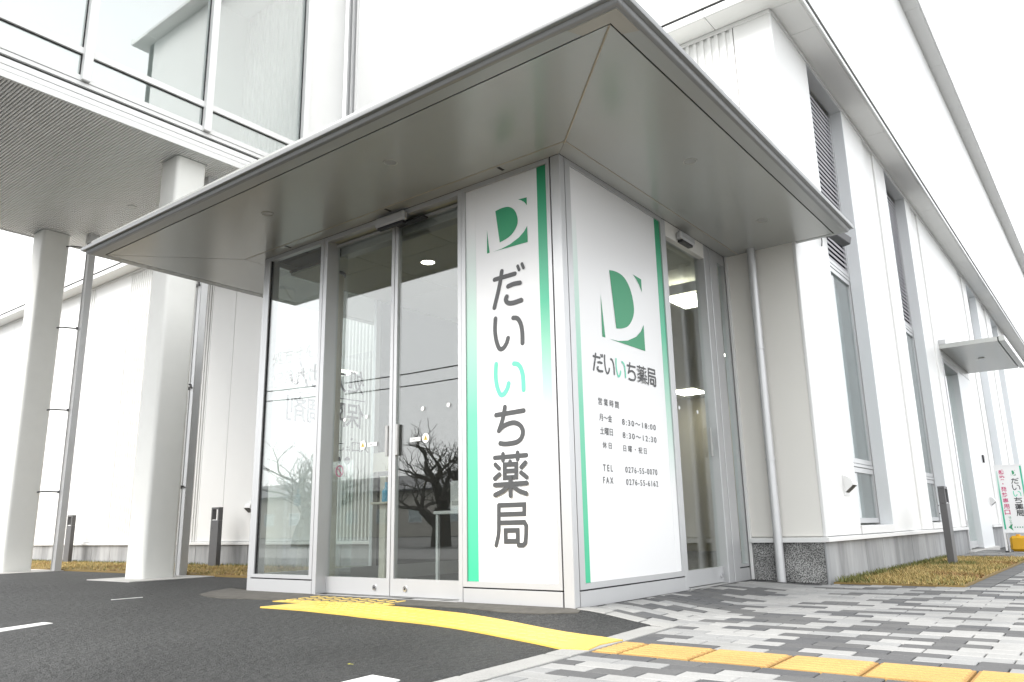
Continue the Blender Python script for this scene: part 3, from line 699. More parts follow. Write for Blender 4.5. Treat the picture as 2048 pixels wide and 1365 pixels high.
# upper storey
up = obj('upper_wall', mult((-5.75, .64, YW+.06, YW+.25, 5.6, 10.62), (.45, .66, YW+.06, 42, 5.6, 10.62)), WHITE, bd)
[B('upper_eave', .30, .93, a+.004, b-.004, 10.60, 10.68, SOFW, bd, .006) for a, b in zip((YW-.2, 8, 12, 14.6, 18.5, 22.5, 27, 32, 37), (8, 12, 14.6, 18.5, 22.5, 27, 32, 37, 42))]; B('upper_eave', -5.75, .30, YW-.2, YW+.3, 10.60, 10.68, WHITE2, bd, .01)
B('upper_gutter', .90, .96, YW-.2, 42, 10.62, 10.76, WHITE2, bd, .01)
for k in range(5): B('corner_rib', -5.76+.05*k, -5.74+.05*k, YW+.03-.02*(k % 2), YW+.06, 5.6, 10.5, ALU if k % 2 else WHITE2, bd, 0)
# roof slabs so no sky shows inside
B('roof_slab', -20, .5, YW+.25, 12, 5.62, 5.70, WHITE2, bd, 0)
# waiting room seen through the doors
obj('room_wall', mult((-7.0, -6.9, YW+.2, 9.5, 0, 3.0), (-6.9, .28, 9.4, 9.5, 0, 3.0), (-6.9, -3.3, YW+.201, YW+.23, 0, 2.76), (.20, .28, YW+.2, 9.4, 0, 3.0)), ROOMW, bd)
B('room_floor', -6.9, .2, YW-.0, 9.4, -.03, .004, INTF, bd, 0)
B('room_ceiling', -6.9, .2, YW+.2, 9.4, 2.76, 2.80, INTC, bd, 0)
rl = [(-.72, -.40, 2.95, 3.45), (-3.35, -2.9, 8.3, 8.9), (-1.4, -.9, 6.0, 6.5)]
for a, b, c, d in rl: B('light_panel', a, b, c, d, 2.745, 2.757, LITP, bd, 0)

# ================================================================== VESTIBULE
vb = thing('entrance_vestibule', 'silver framed glass entrance box with two white sign panels at its corner', 'vestibule', (-1.6, 1.4, 0))
ZT = 2.9985
B('corner_post', -.078, .0, .0, .060, 0, 3.0, ALU, vb, .003)
obj('post_gap', mult((-.086, -.078, .012, .05, 0, 3.0), (-.05, -.012, .060, .066, 0, 3.0)), DARK, vb)
# front sign panel
fr = obj('sign_frame', mult((-.899, -.863, .0, .06, .105, ZT), (-.118, -.087, .0, .06, .105, ZT), (-.863, -.118, .0, .06, .105, .140), (-.863, -.118, .0, .06, 2.962, ZT)), ALU, vb)
B('frame_groove', -.895, -.09, .008, .05, .094, .106, DARK, vb, 0)
B('kick_panel', -.897, -.088, .0, .05, -.02, .095, ALU, vb, .002)
sp = B('sign_panel', -.862, -.119, .012, .03, .141, 2.961, SIGNW, vb, 0, label='white sign panel with tall grey vertical lettering')
B('stripe', -.862, -.768, .0105, .0119, .1415, 2.9605, STRIPE_B, sp, 0); B('stripe', -.202, -.1195, .0105, .0119, .1415, 2.9605, STRIPE_A, sp, 0)
FP = lambda u, v, h=0: (u, .0098-h, v)
logo(FP, GREEN, sp)
for k, key in enumerate(('da', 'i', 'i2', 'chi', 'yaku', 'kyoku')):
    glyph('letter', key, FP, MINT if key == 'i2' else INK, sp, .0335 if key not in ('yaku', 'kyoku') else .031)
# right sign panel
obj('sign_frame', mult((-.06, .0, .066, .129, .105, ZT), (-.06, .0, 1.493, 1.525, .105, ZT), (-.06, .0, .129, 1.493, .105, .140), (-.06, .0, .129, 1.493, 2.962, ZT)), ALU, vb)
B('frame_groove', -.05, -.008, .07, 1.52, .094, .106, DARK, vb, 0); B('kick_panel', -.05, .0, .067, 1.523, -.09, .095, ALU, vb, .002)
sr = B('sign_panel', -.03, -.012, .130, 1.492, .141, 2.961, SIGNW, vb, 0, label='white sign panel with opening hours and phone numbers')
B('stripe', -.0119, -.0105, .1305, .203, .1415, 2.9605, STRIPE_B, sr, 0); B('stripe', -.0119, -.0105, 1.405, 1.4915, .1415, 2.9605, STRIPE_A, sr, 0)
RP = lambda u, v, h=0: (-.0098+h, u, v)
logo(RP, GREEN, sr, fit=(.487, 1.118, 1.784, 2.366))
for key, a, b in (('da', .350, .478), ('i', .503, .628), ('i2', .660, .788), ('chi', .822, .940), ('yaku', .972, 1.104), ('kyoku', 1.133, 1.257)):
    glyph('letter', key, RP, MINT if key == 'i2' else INK, sr, .0155 if key != 'yaku' else .013, fit=(a, b, 1.527, 1.652))
for body, u0, u1, v0, v1 in (('営 業 時 間', .393, .668, 1.292, 1.342), ('月～金', .397, .566, 1.183, 1.234), ('8:30～18:00', .705, 1.210, 1.182, 1.224), ('土曜日', .399, .567, 1.090, 1.142), ('8:30～12:30', .704, 1.210, 1.088, 1.130), ('休 日', .424, .542, .998, 1.043), ('日 曜 ・ 祝 日', .703, 1.044, .993, 1.039), ('T E L', .417, .543, .845, .889), ('0276-55-0070', .717, 1.190, .846, .888), ('F A X', .412, .542, .763, .806), ('0276-55-6162', .719, 1.193, .761, .803)):
    text('lettering', body, (u0, u1, v0, v1), lambda u, v: RP(u, v), INKT, sr, .006, space=1.32 if body[0] in '80' else 1.0)
# left sidelight
B('corner_post', -3.372, -3.325, .0, .10, 0, 3.0, ALU, vb, .003)
obj('window_frame', mult((-3.325, -3.28, .0, .05, .115, ZT), (-2.541, -2.503, .0, .05, .115, ZT), (-3.28, -2.541, .0, .05, .115, .143), (-3.28, -2.541, .0, .05, 2.962, ZT)), ALU, vb)
B('window_gasket', -3.28, -3.272, .012, .035, .143, 2.962, DARK, vb, 0); B('frame_groove', -3.32, -2.51, .008, .05, .103, .116, DARK, vb, 0)
B('kick_panel', -3.324, -2.504, .0, .05, -.02, .104, ALU, vb, .002)
B('window_pane', -3.272, -2.541, .018, .026, .143, 2.962, GLASSF, vb, 0)
B('door_post', -2.500, -2.453, .0, .135, -.01, ZT, ALU, vb, .003); B('door_post', -.940, -.902, .0, .135, -.01, ZT, ALU, vb, .003)
B('head_rail', -2.453, -.94, .0, .05, 2.955, ZT, ALU, vb, .002)
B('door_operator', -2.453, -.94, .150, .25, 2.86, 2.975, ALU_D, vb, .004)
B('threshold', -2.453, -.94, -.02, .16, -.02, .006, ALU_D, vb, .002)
# sliding doors
def door(x0, x1, meet, y=.1):
    d = obj('sliding_door', mult((x0, x0+.034, y, y+.04, .01, 2.95), (x1-.034, x1, y, y+.04, .01, 2.95), (x0+.034, x1-.034, y, y+.04, .01, .133), (x0+.034, x1-.034, y, y+.04, 2.93, 2.95)), ALU, vb)
    B('glass_pane', x0+.034, x1-.034, y+.016, y+.024, .133, 2.93, GLASS, d, 0)
    s = 1 if meet > x0+.3 else -1
    xl = meet-s*.16; mb_ = MB().disc((xl, y-.006, .064), .020, 'y', .008); obj('lock_cylinder', mb_, CHROME, d, True)
    obj('keyhole', MB().disc((xl, y-.007, .064), .007, 'y', .003), DARK, d)
    hx = meet-s*.052; B('pull_handle', hx-.014, hx+.014, y-.012, y+.012, 1.045, 1.285, ALU_D, d, .003); B('handle_recess', hx-.006, hx+.006, y-.0135, y-.011, 1.07, 1.16, ALU_D, d, 0)
    cx = meet-s*.345; q = MB().disc((cx, y+.012, 1.155), .036, 'y', .002); st = obj('sticker', q, SIGNW, d); st.data.materials[0] = SIGNW
    obj('warning_triangle', MB().quad((cx-.022, y+.0112, 1.138), (cx+.022, y+.0112, 1.138), (cx, y+.0112, 1.178)), MATS['yellow_sheet'], d)
    obj('warning_mark', MB().quad((cx-.003, y+.0105, 1.145), (cx+.003, y+.0105, 1.145), (cx+.002, y+.0105, 1.165), (cx-.002, y+.0105, 1.165)), INKT, d)
    lx = meet-s*.235; B('sticker_label', lx-.055, lx+.055, y+.0125, y+.014, 1.138, 1.168, SIGNW, d, 0)
    text('sticker_text', '自動ドア', (lx-.03, lx+.03, 1.146, 1.160), lambda u, v: (u, y+.0118, v), INKT, d)
    for k in (.31, .575):
        obj('glass_dot', MB().disc((meet-s*k, y+.012, 1.381), .017, 'y', .003), SIGNW, d)
    return d
door(-2.49, -1.716, -1.716); door(-1.709, -.935, -1.709)
B('meeting_gap', -1.716, -1.709, .112, .13, .01, 2.95, DARK, vb, 0)
# no-smoking roundel on the low glass inside
nsx, nsz, nsy = -2.56, .985, .30
B('low_glass_panel', -2.75, -2.40, nsy+.01, nsy+.018, .01, 1.07, GLASSG, vb, 0)
obj('no_smoking_ring', MB().tube([(nsx+.045*math.cos(t*math.pi/12), nsy, nsz+.045*math.sin(t*math.pi/12)) for t in range(25)], .006, 6), MAGENTA, vb)
obj('no_smoking_bar', MB().tube([(nsx-.03, nsy, nsz+.03), (nsx+.03, nsy, nsz-.03)], .005, 6), MAGENTA, vb)
# right side door and sidelight
B('door_post', -.10, .0, 1.527, 1.585, -.06, ZT, ALU, vb, .003)
obj('door_post', MB().box(-.10, .0, 2.350, 2.46, -.05, ZT, .003).box(-.09, -.012, 2.46, 2.475, -.05, ZT).box(-.10, .0, 2.475, 2.60, -.05, ZT, .003), ALU, vb)
B('head_rail', -.05, .0, 1.585, 2.35, 2.86, ZT, BEIGE, vb, .002)
d3 = obj('sliding_door', mult((-.09, -.05, 1.60, 1.63, .01, 2.90), (-.09, -.05, 2.41, 2.45, .01, 2.90), (-.09, -.05, 1.63, 2.41, .01, .133), (-.09, -.05, 1.63, 2.41, 2.87, 2.90)), ALU, vb)
B('glass_pane', -.074, -.066, 1.63, 2.41, .133, 2.87, GLASS, d3, 0)
obj('lock_cylinder', MB().disc((-.048, 2.30, .062), .020, 'x', .008), CHROME, d3); B('pull_handle', -.05, -.03, 2.27, 2.295, 1.05, 1.30, ALU_D, d3, .003)
for k in (1.75, 2.1): obj('glass_dot', MB().disc((-.064, k, 1.42), .017, 'x', .002), SIGNW, d3)
obj('window_frame', mult((-.06, -.002, 2.60, 2.645, .115, ZT), (-.06, -.002, 2.805, 2.845, .115, ZT), (-.06, -.002, 2.645, 2.805, .115, .137), (-.06, -.002, 2.645, 2.805, 2.90, ZT)), ALU, vb)
B('window_pane', -.040, -.032, 2.645, 2.805, .137, 2.90, GLASSG, vb, 0)
B('frame_groove', -.05, -.012, 2.605, 2.84, .103, .116, DARK, vb, 0); B('kick_panel', -.05, -.002, 2.602, 2.845, -.06, .104, ALU, vb, .002)
B('threshold', -.12, .01, 1.585, 2.35, -.06, .004, ALU_D, vb, .002)
# left return of the box: glass with the lettering read from the driveway
obj('window_frame', mult((-3.372, -3.33, .10, .14, .0, ZT), (-3.372, -3.33, 1.39, 1.45, .0, ZT), (-3.372, -3.33, 2.80, 2.845, .0, ZT), (-3.372, -3.33, .14, 1.39, .0, .14), (-3.372, -3.33, 1.45, 2.80, .0, .14), (-3.372, -3.33, .14, 1.39, 2.95, ZT), (-3.372, -3.33, 1.45, 2.80, 2.95, ZT)), ALU, vb)
side1 = B('window_pane', -3.355, -3.347, .14, 1.39, .14, 2.95, GLASSG, vb, 0); B('inner_wall', -3.355, -3.335, 1.45, 2.80, .0, 2.95, DARKWALL, vb, 0)  # opaque dark wall added so the door glass shows its reflections
SPL = lambda u, v: (-3.3455, u, v)
# seen from inside the lettering is reversed: the first character stands at the far end
def row(chars, u_end, w, pitch, z0, z1, bold):
    for k, ch in enumerate(chars):
        if ch != ' ': text('lettering', ch, (u_end-k*pitch-w, u_end-k*pitch, z0, z1), SPL, LETF, side1, bold, mirror=True)
row('処方せん', 1.250, .222, .236, 1.842, 2.088, .013)
B('lettering_rule', -3.3462, -3.345, .31, 1.268, 1.774, 1.784, INK, side1, 0)
row('保険調剤', 1.252, .232, .240, 1.494, 1.746, .013)
row('入口', 1.330, .105, .118, 1.256, 1.354, .008); row('は', 1.085, .055, .07, 1.256, 1.312, .004); row('こちら', 1.005, .095, .112, 1.256, 1.335, .006)
for u in (.93, 1.051): obj('lettering_dot', MB().disc((-3.3455, u, 1.163), .040, 'x', .001), INK, side1)
obj('lettering_dot', MB().disc((-3.3455, 1.101, 1.381), .014, 'x', .001), INK, side1)
FL = lambda u, v: (u, .0165, v)
pane0 = [o for o in vb.children if o.name.startswith('window_pane')][0]
text('lettering', '処方せん', (-3.19, -2.61, 1.945, 2.08), FL, FILM, pane0, .0); text('lettering', '保険調剤', (-3.19, -2.60, 1.735, 1.885), FL, FILM, pane0, .004)
# interior of the box
cg = [(-3.33, -2.45), (-2.45, -1.55), (-1.55, -.65), (-.65, -.06)]
for a, b in cg:
    for c, d in ((.26, .62), (.62, 1.55), (1.55, 2.46), (2.46, 3.04)): B('ceiling_board', a+.004, b-.004, c+.004, d-.004, 2.90, 2.92, INTC, vb, 0)
B('ceiling_void', -3.33, -.06, .25, 3.04, 2.925, 2.94, DARK, vb, 0)
obj('downlight', MB().disc((-2.05, .84, 2.893), .062, 'z', .006), LIT, vb, label='lit round ceiling lamp'); obj('downlight', MB().disc((-.75, .84, 2.893), .062, 'z', .006), LIT, vb)
obj('downlight_ring', MB().tube([(-2.05+.07*math.cos(t*math.pi/12), .84+.07*math.sin(t*math.pi/12), 2.896) for t in range(25)], .008, 6), LAMPOFF, vb)
B('air_vent', -1.62, -1.28, 1.0, 1.32, 2.888, 2.899, LAMPOFF, vb, .002); B('air_vent_core', -1.56, -1.34, 1.06, 1.26, 2.884, 2.887, ALU_D, vb, 0)
B('vestibule_floor', -3.33, -.06, .15, 2.86, -.03, .003, INTF, vb, 0)
obj('sign_backing', mult((-.86, -.07, .05, .055, .1, 2.95), (-.075, -.07, .07, 1.5, .1, 2.95)), INTW, vb)
B('head_soffit', -2.453, -.94, .051, .149, 2.968, 2.985, INTC, vb, 0); B('head_soffit', -.30, -.051, 1.586, 2.349, 2.93, 2.95, INTC, vb, 0)
# door sensors
def sensor(name, label, box, facing):
    t = thing(name, label, 'sensor', (box[0], box[2], box[4]), 'door sensors'); x0, x1, y0, y1, z0, z1 = box
    obj('cover', MB().box(x0, x1, y0, y1, z0+.022, z1, .012), ALU, t)
    if facing == 'y': B('lens', x0+.02, x1-.02, y0+.012, y1, z0, z0+.024, BLACKP, t, .004); B('bracket', x0+.14, x1+.13, .04, .098, z0+.035, z0+.05, BLACKP, t, .002)
    else: B('lens', x0, x1-.012, y0+.03, y1-.03, z0, z0+.024, BLACKP, t, .004); B('bracket', -.049, -.01, y0-.12, y1-.05, z0+.035, z0+.05, BLACKP, t, .002)
sensor('door_sensor', 'silver automatic door sensor above the meeting of the double sliding doors', (-1.80, -1.465, -.055, .0, 2.872, 2.975), 'y')
sensor('door_sensor', 'silver automatic door sensor above the side door right of the opening-hours panel', (.0, .06, 1.78, 2.05, 2.862, 2.955), 'x')

# ================================================================== CANOPY
cn = thing('entrance_canopy', 'flat grey metal canopy with rounded nose over the glass entrance', 'canopy', (-1.6, .8, 3.0))
CX0, CX1, CY0, CY1 = -4.51, 1.176, -1.178, 2.95
def rectloop(d, z): return [(CX0+d, CY0+d, z), (CX1-d, CY0+d, z), (CX1-d, CY1-d*.5, z), (CX0+d, CY1-d*.5, z)]
def ringmesh(prof):
    m2 = MB()
    for d, z in prof: m2.v += rectloop(d, z)
    for i in range(len(prof)-1):
        for k in range(4): m2.f.append((i*4+k, i*4+(k+1) % 4, (i+1)*4+(k+1) % 4, (i+1)*4+k))
    return m2
obj('nose', ringmesh([(.08, 3.115), (.004, 3.066), (0, 3.062), (0, 3.034), (.003, 3.030), (.030, 3.030), (.033, 3.024), (.038, 3.012), (.046, 3.004), (.062, 3.0005)]), NOSE, cn, smooth=True)
obj('border', ringmesh([(.0625, 3.0006), (.066, 3.0), (.150, 3.0), (.152, 3.008)]), BORD, cn)
obj('groove', ringmesh([(.151, 3.012), (.18, 3.012)]), DARK, cn)
B('roof_deck', CX0+.06, CX1-.06, CY0+.06, CY1, 3.06, 3.13, SOFF, cn, 0)
B('soffit_backing', CX0+.15, CX1-.15, CY0+.15, CY1-.08, 3.010, 3.02, DARK, cn, 0)
g = .161; h = .004
gx0, gx1, gy0, gy1 = CX0+g, CX1-g, CY0+g, CY1-.09
hx0, hx1, hy0 = -3.51, .135, -.125
def splate(name, pts, m=SOFF, z0=3.0, z1=3.006): return obj(name, MB().prism(pts, 'z', z0, z1), m, cn)
splate('soffit_panel', [(gx0+.004, gy0), (gx1-.004, gy0), (hx1-.002, hy0-h), (hx0+.002, hy0-h)])
splate('soffit_panel', [(gx1, gy0+.004), (gx1, gy1), (hx1+h, gy1), (hx1+h, hy0+.002)])
splate('soffit_panel', [(gx0, gy0+.004), (hx0-h, hy0+.002), (hx0-h, gy1), (gx0, gy1)])
splate('soffit_strip', [(hx0+.004, hy0+.001), (hx1-.001, hy0+.001), (.002, -.001), (-3.374, -.001)]); splate('soffit_strip', [(hx1-.001, hy0+.004), (hx1-.001, gy1), (.002, gy1), (.002, .002)]); splate('soffit_strip', [(hx0+.002, hy0+.004), (-3.376, .0), (-3.376, gy1), (hx0+.002, gy1)])
obj('sealant_bead', MB().tube([(hx1-.02, hy0+.02, 2.9995), (gx1, gy0, 2.9995)], .0065, 6), SEAL, cn)
obj('sealant_bead', MB().tube([(hx0+.02, hy0+.0, 2.9995), (.13, hy0+.0, 2.9995)], .003, 6), SEAL, cn); obj('sealant_bead', MB().tube([(hx1, hy0, 2.9995), (hx1, gy1, 2.9995)], .003, 6), SEAL, cn)
splate('corner_plate', [(CX1-.066, CY0+.066), (CX1-.150, CY0+.150), (CX1-.32, CY0+.150), (CX1-.36, CY0+.066)], CORNER, 2.9975, 2.9995); splate('corner_plate', [(CX1-.066, CY0+.066), (CX1-.066, CY0+.30), (CX1-.150, CY0+.27), (CX1-.150, CY0+.150)], CORNER, 2.9975, 2.9995)
for x, y in ((-2.414, -.651), (-.984, -.653), (.652, .70), (.643, 2.138)):
    m2 = MB(); m2.tube([(x+.045*math.cos(t*math.pi/12), y+.045*math.sin(t*math.pi/12), 2.9990) for t in range(25)], .0045, 6)
    dl = obj('downlight', m2, LAMPOFF, cn, True); obj('lamp_face', MB().disc((x, y, 2.9985), .038, 'z', .001), ALU_D, dl)
for x, y in ((-2.92, -.075), (-1.62, -.075), (-.455, -.075)): B('weep_slot', x-.012, x+.012, y-.032, y+.032, 2.9982, 2.9998, DARK, cn, 0)

# ================================================================== BRIDGE
br = thing('connecting_bridge', 'raised white corridor with tall glass panes and ribbed soffit on two pillars', 'building', (-8, 0, 5.1))
bx0, bx1, by0, by1, bz = -10.42, -5.77, -5.0, 2.84, 5.12
sl = MB(); y = by0
while y < by1:
    sl.prism([(y, bz+.020), (y+.002, bz), (y+.021, bz), (y+.023, bz+.020)], 'x', bx0+.02, bx1-.03); y += .036
stuff(obj('soffit_slats', sl, SLATS, br))
B('soffit_back', bx0, bx1-.02, by0, by1, bz+.021, bz+.05, SLATB, br, 0)
for k, (z0, z1, dx) in enumerate(((5.12, 5.195, .0), (5.2, 5.262, -.004), (5.267, 5.34, -.002))): B('fascia_board', bx1-.03, bx1+dx, by0, by1, z0, z1, WHITE2, br, .003)
B('fascia_gap', bx1-.05, bx1-.03, by0, by1, 5.34, 5.38, DARK, br, 0)
B('sill_rail', bx1-.06, bx1+.004, by0, by1, 5.372, 5.418, WHITE2, br, .003)
B('bottom_rail', bx1-.06, bx1+.01, by0, 2.10, 5.424, 5.492, WHITE2, br, .004); B('transom', bx1-.06, bx1+.012, by0, 2.10, 5.755, 5.835, WHITE2, br, .004)
ms = [-3.84, -2.355, -.87, .613, 2.10]
for y in ms: B('mullion', bx1-.10, bx1+.055, y, y+.095, 5.432, 9.3, WHITE2, br, .004); B('mullion_cap', bx1+.005, bx1+.052, y+.01, y+.085, 5.424, 5.431, ALU_D, br, 0)
for a, b in zip(ms[:-1], ms[1:]):
    B('window_pane', bx1-.03, bx1-.022, a+.095, b, 5.835, 9.3, GLASSB, br, 0); B('window_pane', bx1-.03, bx1-.022, a+.095, b, 5.492, 5.755, GLASSB, br, 0)
    B('pane_gasket', bx1-.02, bx1-.012, a+.095, b, 5.745, 5.755, DARK, br, 0); B('pane_gasket', bx1-.02, bx1-.012, b-.012, b, 5.492, 9.3, DARK, br, 0)
B('end_wall', bx1-.05, bx1, 2.195, by1, 5.424, 9.3, WHITE, br, .004)
B('far_wall', bx0, bx0+.1, by0, by1, 5.12, 9.3, WHITE, br, 0); B('roof', bx0, bx1+.06, by0, by1, 9.3, 9.5, WHITE2, br, 0); B('corridor_floor', bx0, bx1-.06, by0, by1, 5.40, 5.43, INTF, br, 0)
pr = rib_profile(bx0+.1, bx1-.06, .13, .03); obj('ribbed_end', MB().prism([(u, 2.70-d) for u, d in pr]+[(bx1-.06, 2.78), (bx0+.1, 2.78)], 'z', 5.43, 9.3), WHITE, br)
B('corridor_wall', bx0+.1, bx0+2.2, by0, 2.68, 5.43, 9.3, WHITE, br, 0)
for x, y in ((-8.03, .90), (-8.03, -1.2)): obj('soffit_lamp', MB().disc((x, y, bz-.008), .06, 'z', .012), LAMPOFF, br)
pipeholes = MB()
# pillars and downpipes
def rounded(cx, cy, sx, sy_, r, n=5):
    pts = []
    for qx, qy, a0 in ((1, 1, 0), (-1, 1, 90), (-1, -1, 180), (1, -1, 270)):
        for k in range(n+1):
            a = R(a0+90*k/n); pts.append((cx+qx*(sx/2-r)+r*math.cos(a), cy+qy*(sy_/2-r)+r*math.sin(a)))
    return pts
for k, (px, lab, plab) in enumerate(((-6.215, 'thick white rounded pillar nearest the glass entrance', 'square grey downpipe beside the nearer pillar'), (-10.06, 'thick white rounded pillar at the left edge of the photo', 'square grey downpipe with four long arms beside the far left pillar'))):
    p = thing('pillar', lab, 'pillar', (px, .65, 0), 'pillars under the raised corridor')
    obj('shaft', MB().prism(rounded(px, .655, .40, .40, .05), 'z', -.02, bz+.012), PILLAR, p, True)
    obj('collar', MB().prism(rounded(px, .655, .425, .425, .05), 'z', bz-.006, bz-.0005), ALU_D, p)
    B('footing_slab', px-.46, px+.50, .17, 1.17, -.05, .008, PAD, p, .002)
    dx, dy = (-6.36, 1.12) if k == 0 else (-9.62, 1.08)
    dp = thing('downpipe', plab, 'downpipe', (dx, dy, 0), 'downpipes')
    B('pipe', dx-.05, dx+.05, dy-.05, dy+.05, .0, bz-.12, PIPE, dp, .006); B('pipe_collar', dx-.075, dx+.075, dy-.075, dy+.075, bz-.14, bz+.01, PIPE, dp, .008)
    B('pipe_seam', dx-.052, dx-.03, dy-.056, dy-.049, .0, bz-.14, ALU_D, dp, 0)
    for z in ((1.04, 2.27, 3.62) if k == 0 else (1.12, 2.33, 3.60, 4.92)):
        arm = [(px+.19, .80, z), (px+.24, .86, z+.015), (dx-.04, dy-.03, z)] if k else [(px+.05, .85, z), (px+.05, .95, z), (dx+.0, dy-.05, z)]
        if k: arm = [(px-.0+.2, .80, z), (px+.26, .86, z+.01), (dx-.05, dy-.02, z)]
        obj('bracket', MB().tube(arm, .011, 6).tube([(dx-.055, dy-.06, z-.02), (dx-.055, dy-.06, z+.02)], .02, 6), GREY, dp)

# ================================================================== SMALL THINGS
# round downpipe under the canopy
dp = thing('downpipe', 'round silver downpipe on the beige panel right of the entrance', 'downpipe', (.285, 2.785, 0), 'downpipes')
obj('pipe', MB().tube([(.285, 2.785, -.02), (.285, 2.785, 3.0)], .038, 20), PIPE, dp, True)
for z in (1.02, 2.03): obj('clip', MB().tube([(.285, 2.785, z), (.285, 2.785, z+.018)], .044, 20).box(.275, .295, 2.80, 2.848, z, z+.018), PIPE, dp, True)
# bollard lights
def bollard(x, y, lab, axis, h=.86, w=.20, d=.07):
    t = thing('bollard_light', lab, 'bollard light', (x, y, zg(x, y)), 'bollard lights in the grass'); z0 = zg(x, y)-.03
    def bb(name, a0, a1, b0, b1, z0_, z1_, m, bev=.003):
        if axis == 'y': B(name, x+a0, x+a1, y+b0, y+b1, z0_, z1_, m, t, bev)
        else: B(name, x+b0, x+b1, y+a0, y+a1, z0_, z1_, m, t, bev)
    bb('post', -w/2, w/2, -d/2, d/2, z0, h-.19, GREY)
    bb('head_side', -w/2, -w/2+.032, -d/2, d/2, h-.189, h-.03, GREY); bb('head_side', w/2-.032, w/2, -d/2, d/2, h-.189, h-.03, GREY)
    bb('head_cap', -w/2, w/2, -d/2, d/2, h-.029, h, GREY); bb('lens', -w/2+.033, w/2-.033, -d/2+.006, d/2-.006, h-.188, h-.178, SIGNW, 0)
    for zz in (h-.21, h-.30): obj('screw', MB().disc((x-.045, y-d/2-.003 if axis == 'y' else y-w/2-.003, zz), .006, 'y', .004, 10), BLACKP, t)
bollard(-7.98, 2.56, 'grey bollard light in front of a wall vent, between pillar and glass entrance', 'y')
bollard(-12.75, 2.58, 'grey bollard light standing between the two white pillars', 'y')
bollard(1.09, 5.96, 'grey bollard light in the grass bed by the right-hand wall', 'x', .845)
# wall vent hoods
def vent(pos, n, lab):
    t = thing('vent_hood', lab, 'wall vent', pos, 'curved wall vents'); m2 = MB(); x, y, z = pos; r = .085; segs = 10; prof = []
    for k in range(segs+1):
        a = math.pi/2*k/segs; prof.append((r*math.sin(a)*1.0, r*math.cos(a)))   # (out, up)
    half = .075
    def P(o, u, s): return (x+o, y+s, z+u-.02) if n == 'x' else (x+s, y-o, z+u-.02)
    rows = []
    for o, u in prof:
        b = len(m2.v); m2.v += [P(o, u, -half), P(o, u, half)]; rows.append(b)
    for a, b in zip(rows[:-1], rows[1:]): m2.f.append((a, a+1, b+1, b))
    for s in (-half, half):
        b = len(m2.v); m2.v += [P(o, u, s) for o, u in prof]+[P(0, -.075, s)]; m2.f.append(tuple(range(b, b+len(prof)+1)))
    obj('hood', m2, WHITE2, t, True)
    q = MB(); q.quad(P(.003, -.07, -half+.008), P(.003, -.07, half-.008), P(r-.006, -.004, half-.008), P(r-.006, -.004, -half+.008)); obj('grille', q, BLACKP, t)
    o_ = (x, x+.006, y-.09, y+.09) if n == 'x' else (x-.09, x+.09, y-.006, y)
    B('flange', *o_, z-.115, z+.075, WHITE2, t, 0)
vent((XW+.0005, 3.60, .83), 'x', 'white curved wall vent left of the first slot window'); vent((XW+.0005, 13.2, .80), 'x', 'white curved wall vent between side door and standing sign'); vent((-7.55, YW-.0005, .86), 'y', 'white curved wall vent behind the bollard left of the entrance')
# spotlight / camera under the canopy end
t = thing('wall_camera', 'dark box camera on the white wall under the canopy tip', 'camera', (.69, 3.90, 3.35))
obj('body', MB().box(-.05, .05, -.11, .11, -.045, .045, .008), GREY, t); t.children[0].location = (.12, .06, -.02); t.children[0].rotation_euler = (R(-20), 0, R(-25))
B('arm', .68, .80, 3.93, 3.97, 3.36, 3.385, GREY, t, .003); obj('cable', MB().tube([(.70, 3.70, 3.42), (.705, 3.66, 3.34), (.70, 3.69, 3.24), (.685, 3.72, 3.20)], .006, 6), BLACKP, t)
# side door, canopy over it, intercom
sd = thing('side_door', 'recessed grey side door with glass leaf under the small canopy', 'door', (.6, 10.8, 0))
B('frame', .55, XW+.012, 10.04, 10.10, .0, 3.05, ALU, sd, .003); B('frame', .48, XW+.005, 11.50, 11.60, .0, 3.05, JAMB, sd, .003); B('frame', .50, XW+.01, 10.10, 11.5, 2.98, 3.05, ALU, sd, .003)
B('return_wall', .46, XW-.002, 11.60, 12.9, -.02, 3.05, JAMB, sd, .003); gl = B('glass_leaf', .575, .59, 10.10, 11.50, .12, 2.97, GLASSG, sd, 0); B('leaf_rail', .56, .605, 10.10, 11.5, .01, .119, ALU, sd, .003)
B('door_sill', .30, .745, 10.03, 12.92, -.08, -.012, PAD, sd, .003); B('leaf_edge', .593, .60, 10.11, 10.135, .12, 2.97, GREEN, sd, 0); B('inner_wall', .30, .32, 10.0, 12.9, 0, 3.05, JAMB, sd, 0)
text('lettering', '感\n染\n・\n発\n熱\n専\n用\n口', (10.25, 10.45, .75, 2.0), lambda u, v: (.594, u, v), INKT, gl)
tag(B('intercom', XW, XW+.03, 12.95, 13.07, 1.50, 1.64, BLACKP, None, .004), 'small black intercom box on the white wall beside the side door', 'intercom')
sc2 = thing('door_canopy', 'small flat grey canopy over the side door', 'canopy', (1.1, 11.4, 3.18))
B('plate', XW, 1.50, 9.97, 12.86, 3.18, 3.255, SOFF, sc2, .004); B('edge_gutter', 1.515, 1.60, 9.97, 12.86, 3.175, 3.265, SOFF, sc2, .006); B('gutter_gap', 1.50, 1.515, 9.98, 12.85, 3.20, 3.25, DARK, sc2, 0); B('wall_flashing', XW, XW+.10, 9.97, 12.86, 3.255, 3.33, ALU, sc2, .004)
obj('lamp', MB().disc((1.1, 11.3, 3.172), .05, 'z', .008), LAMPOFF, sc2)
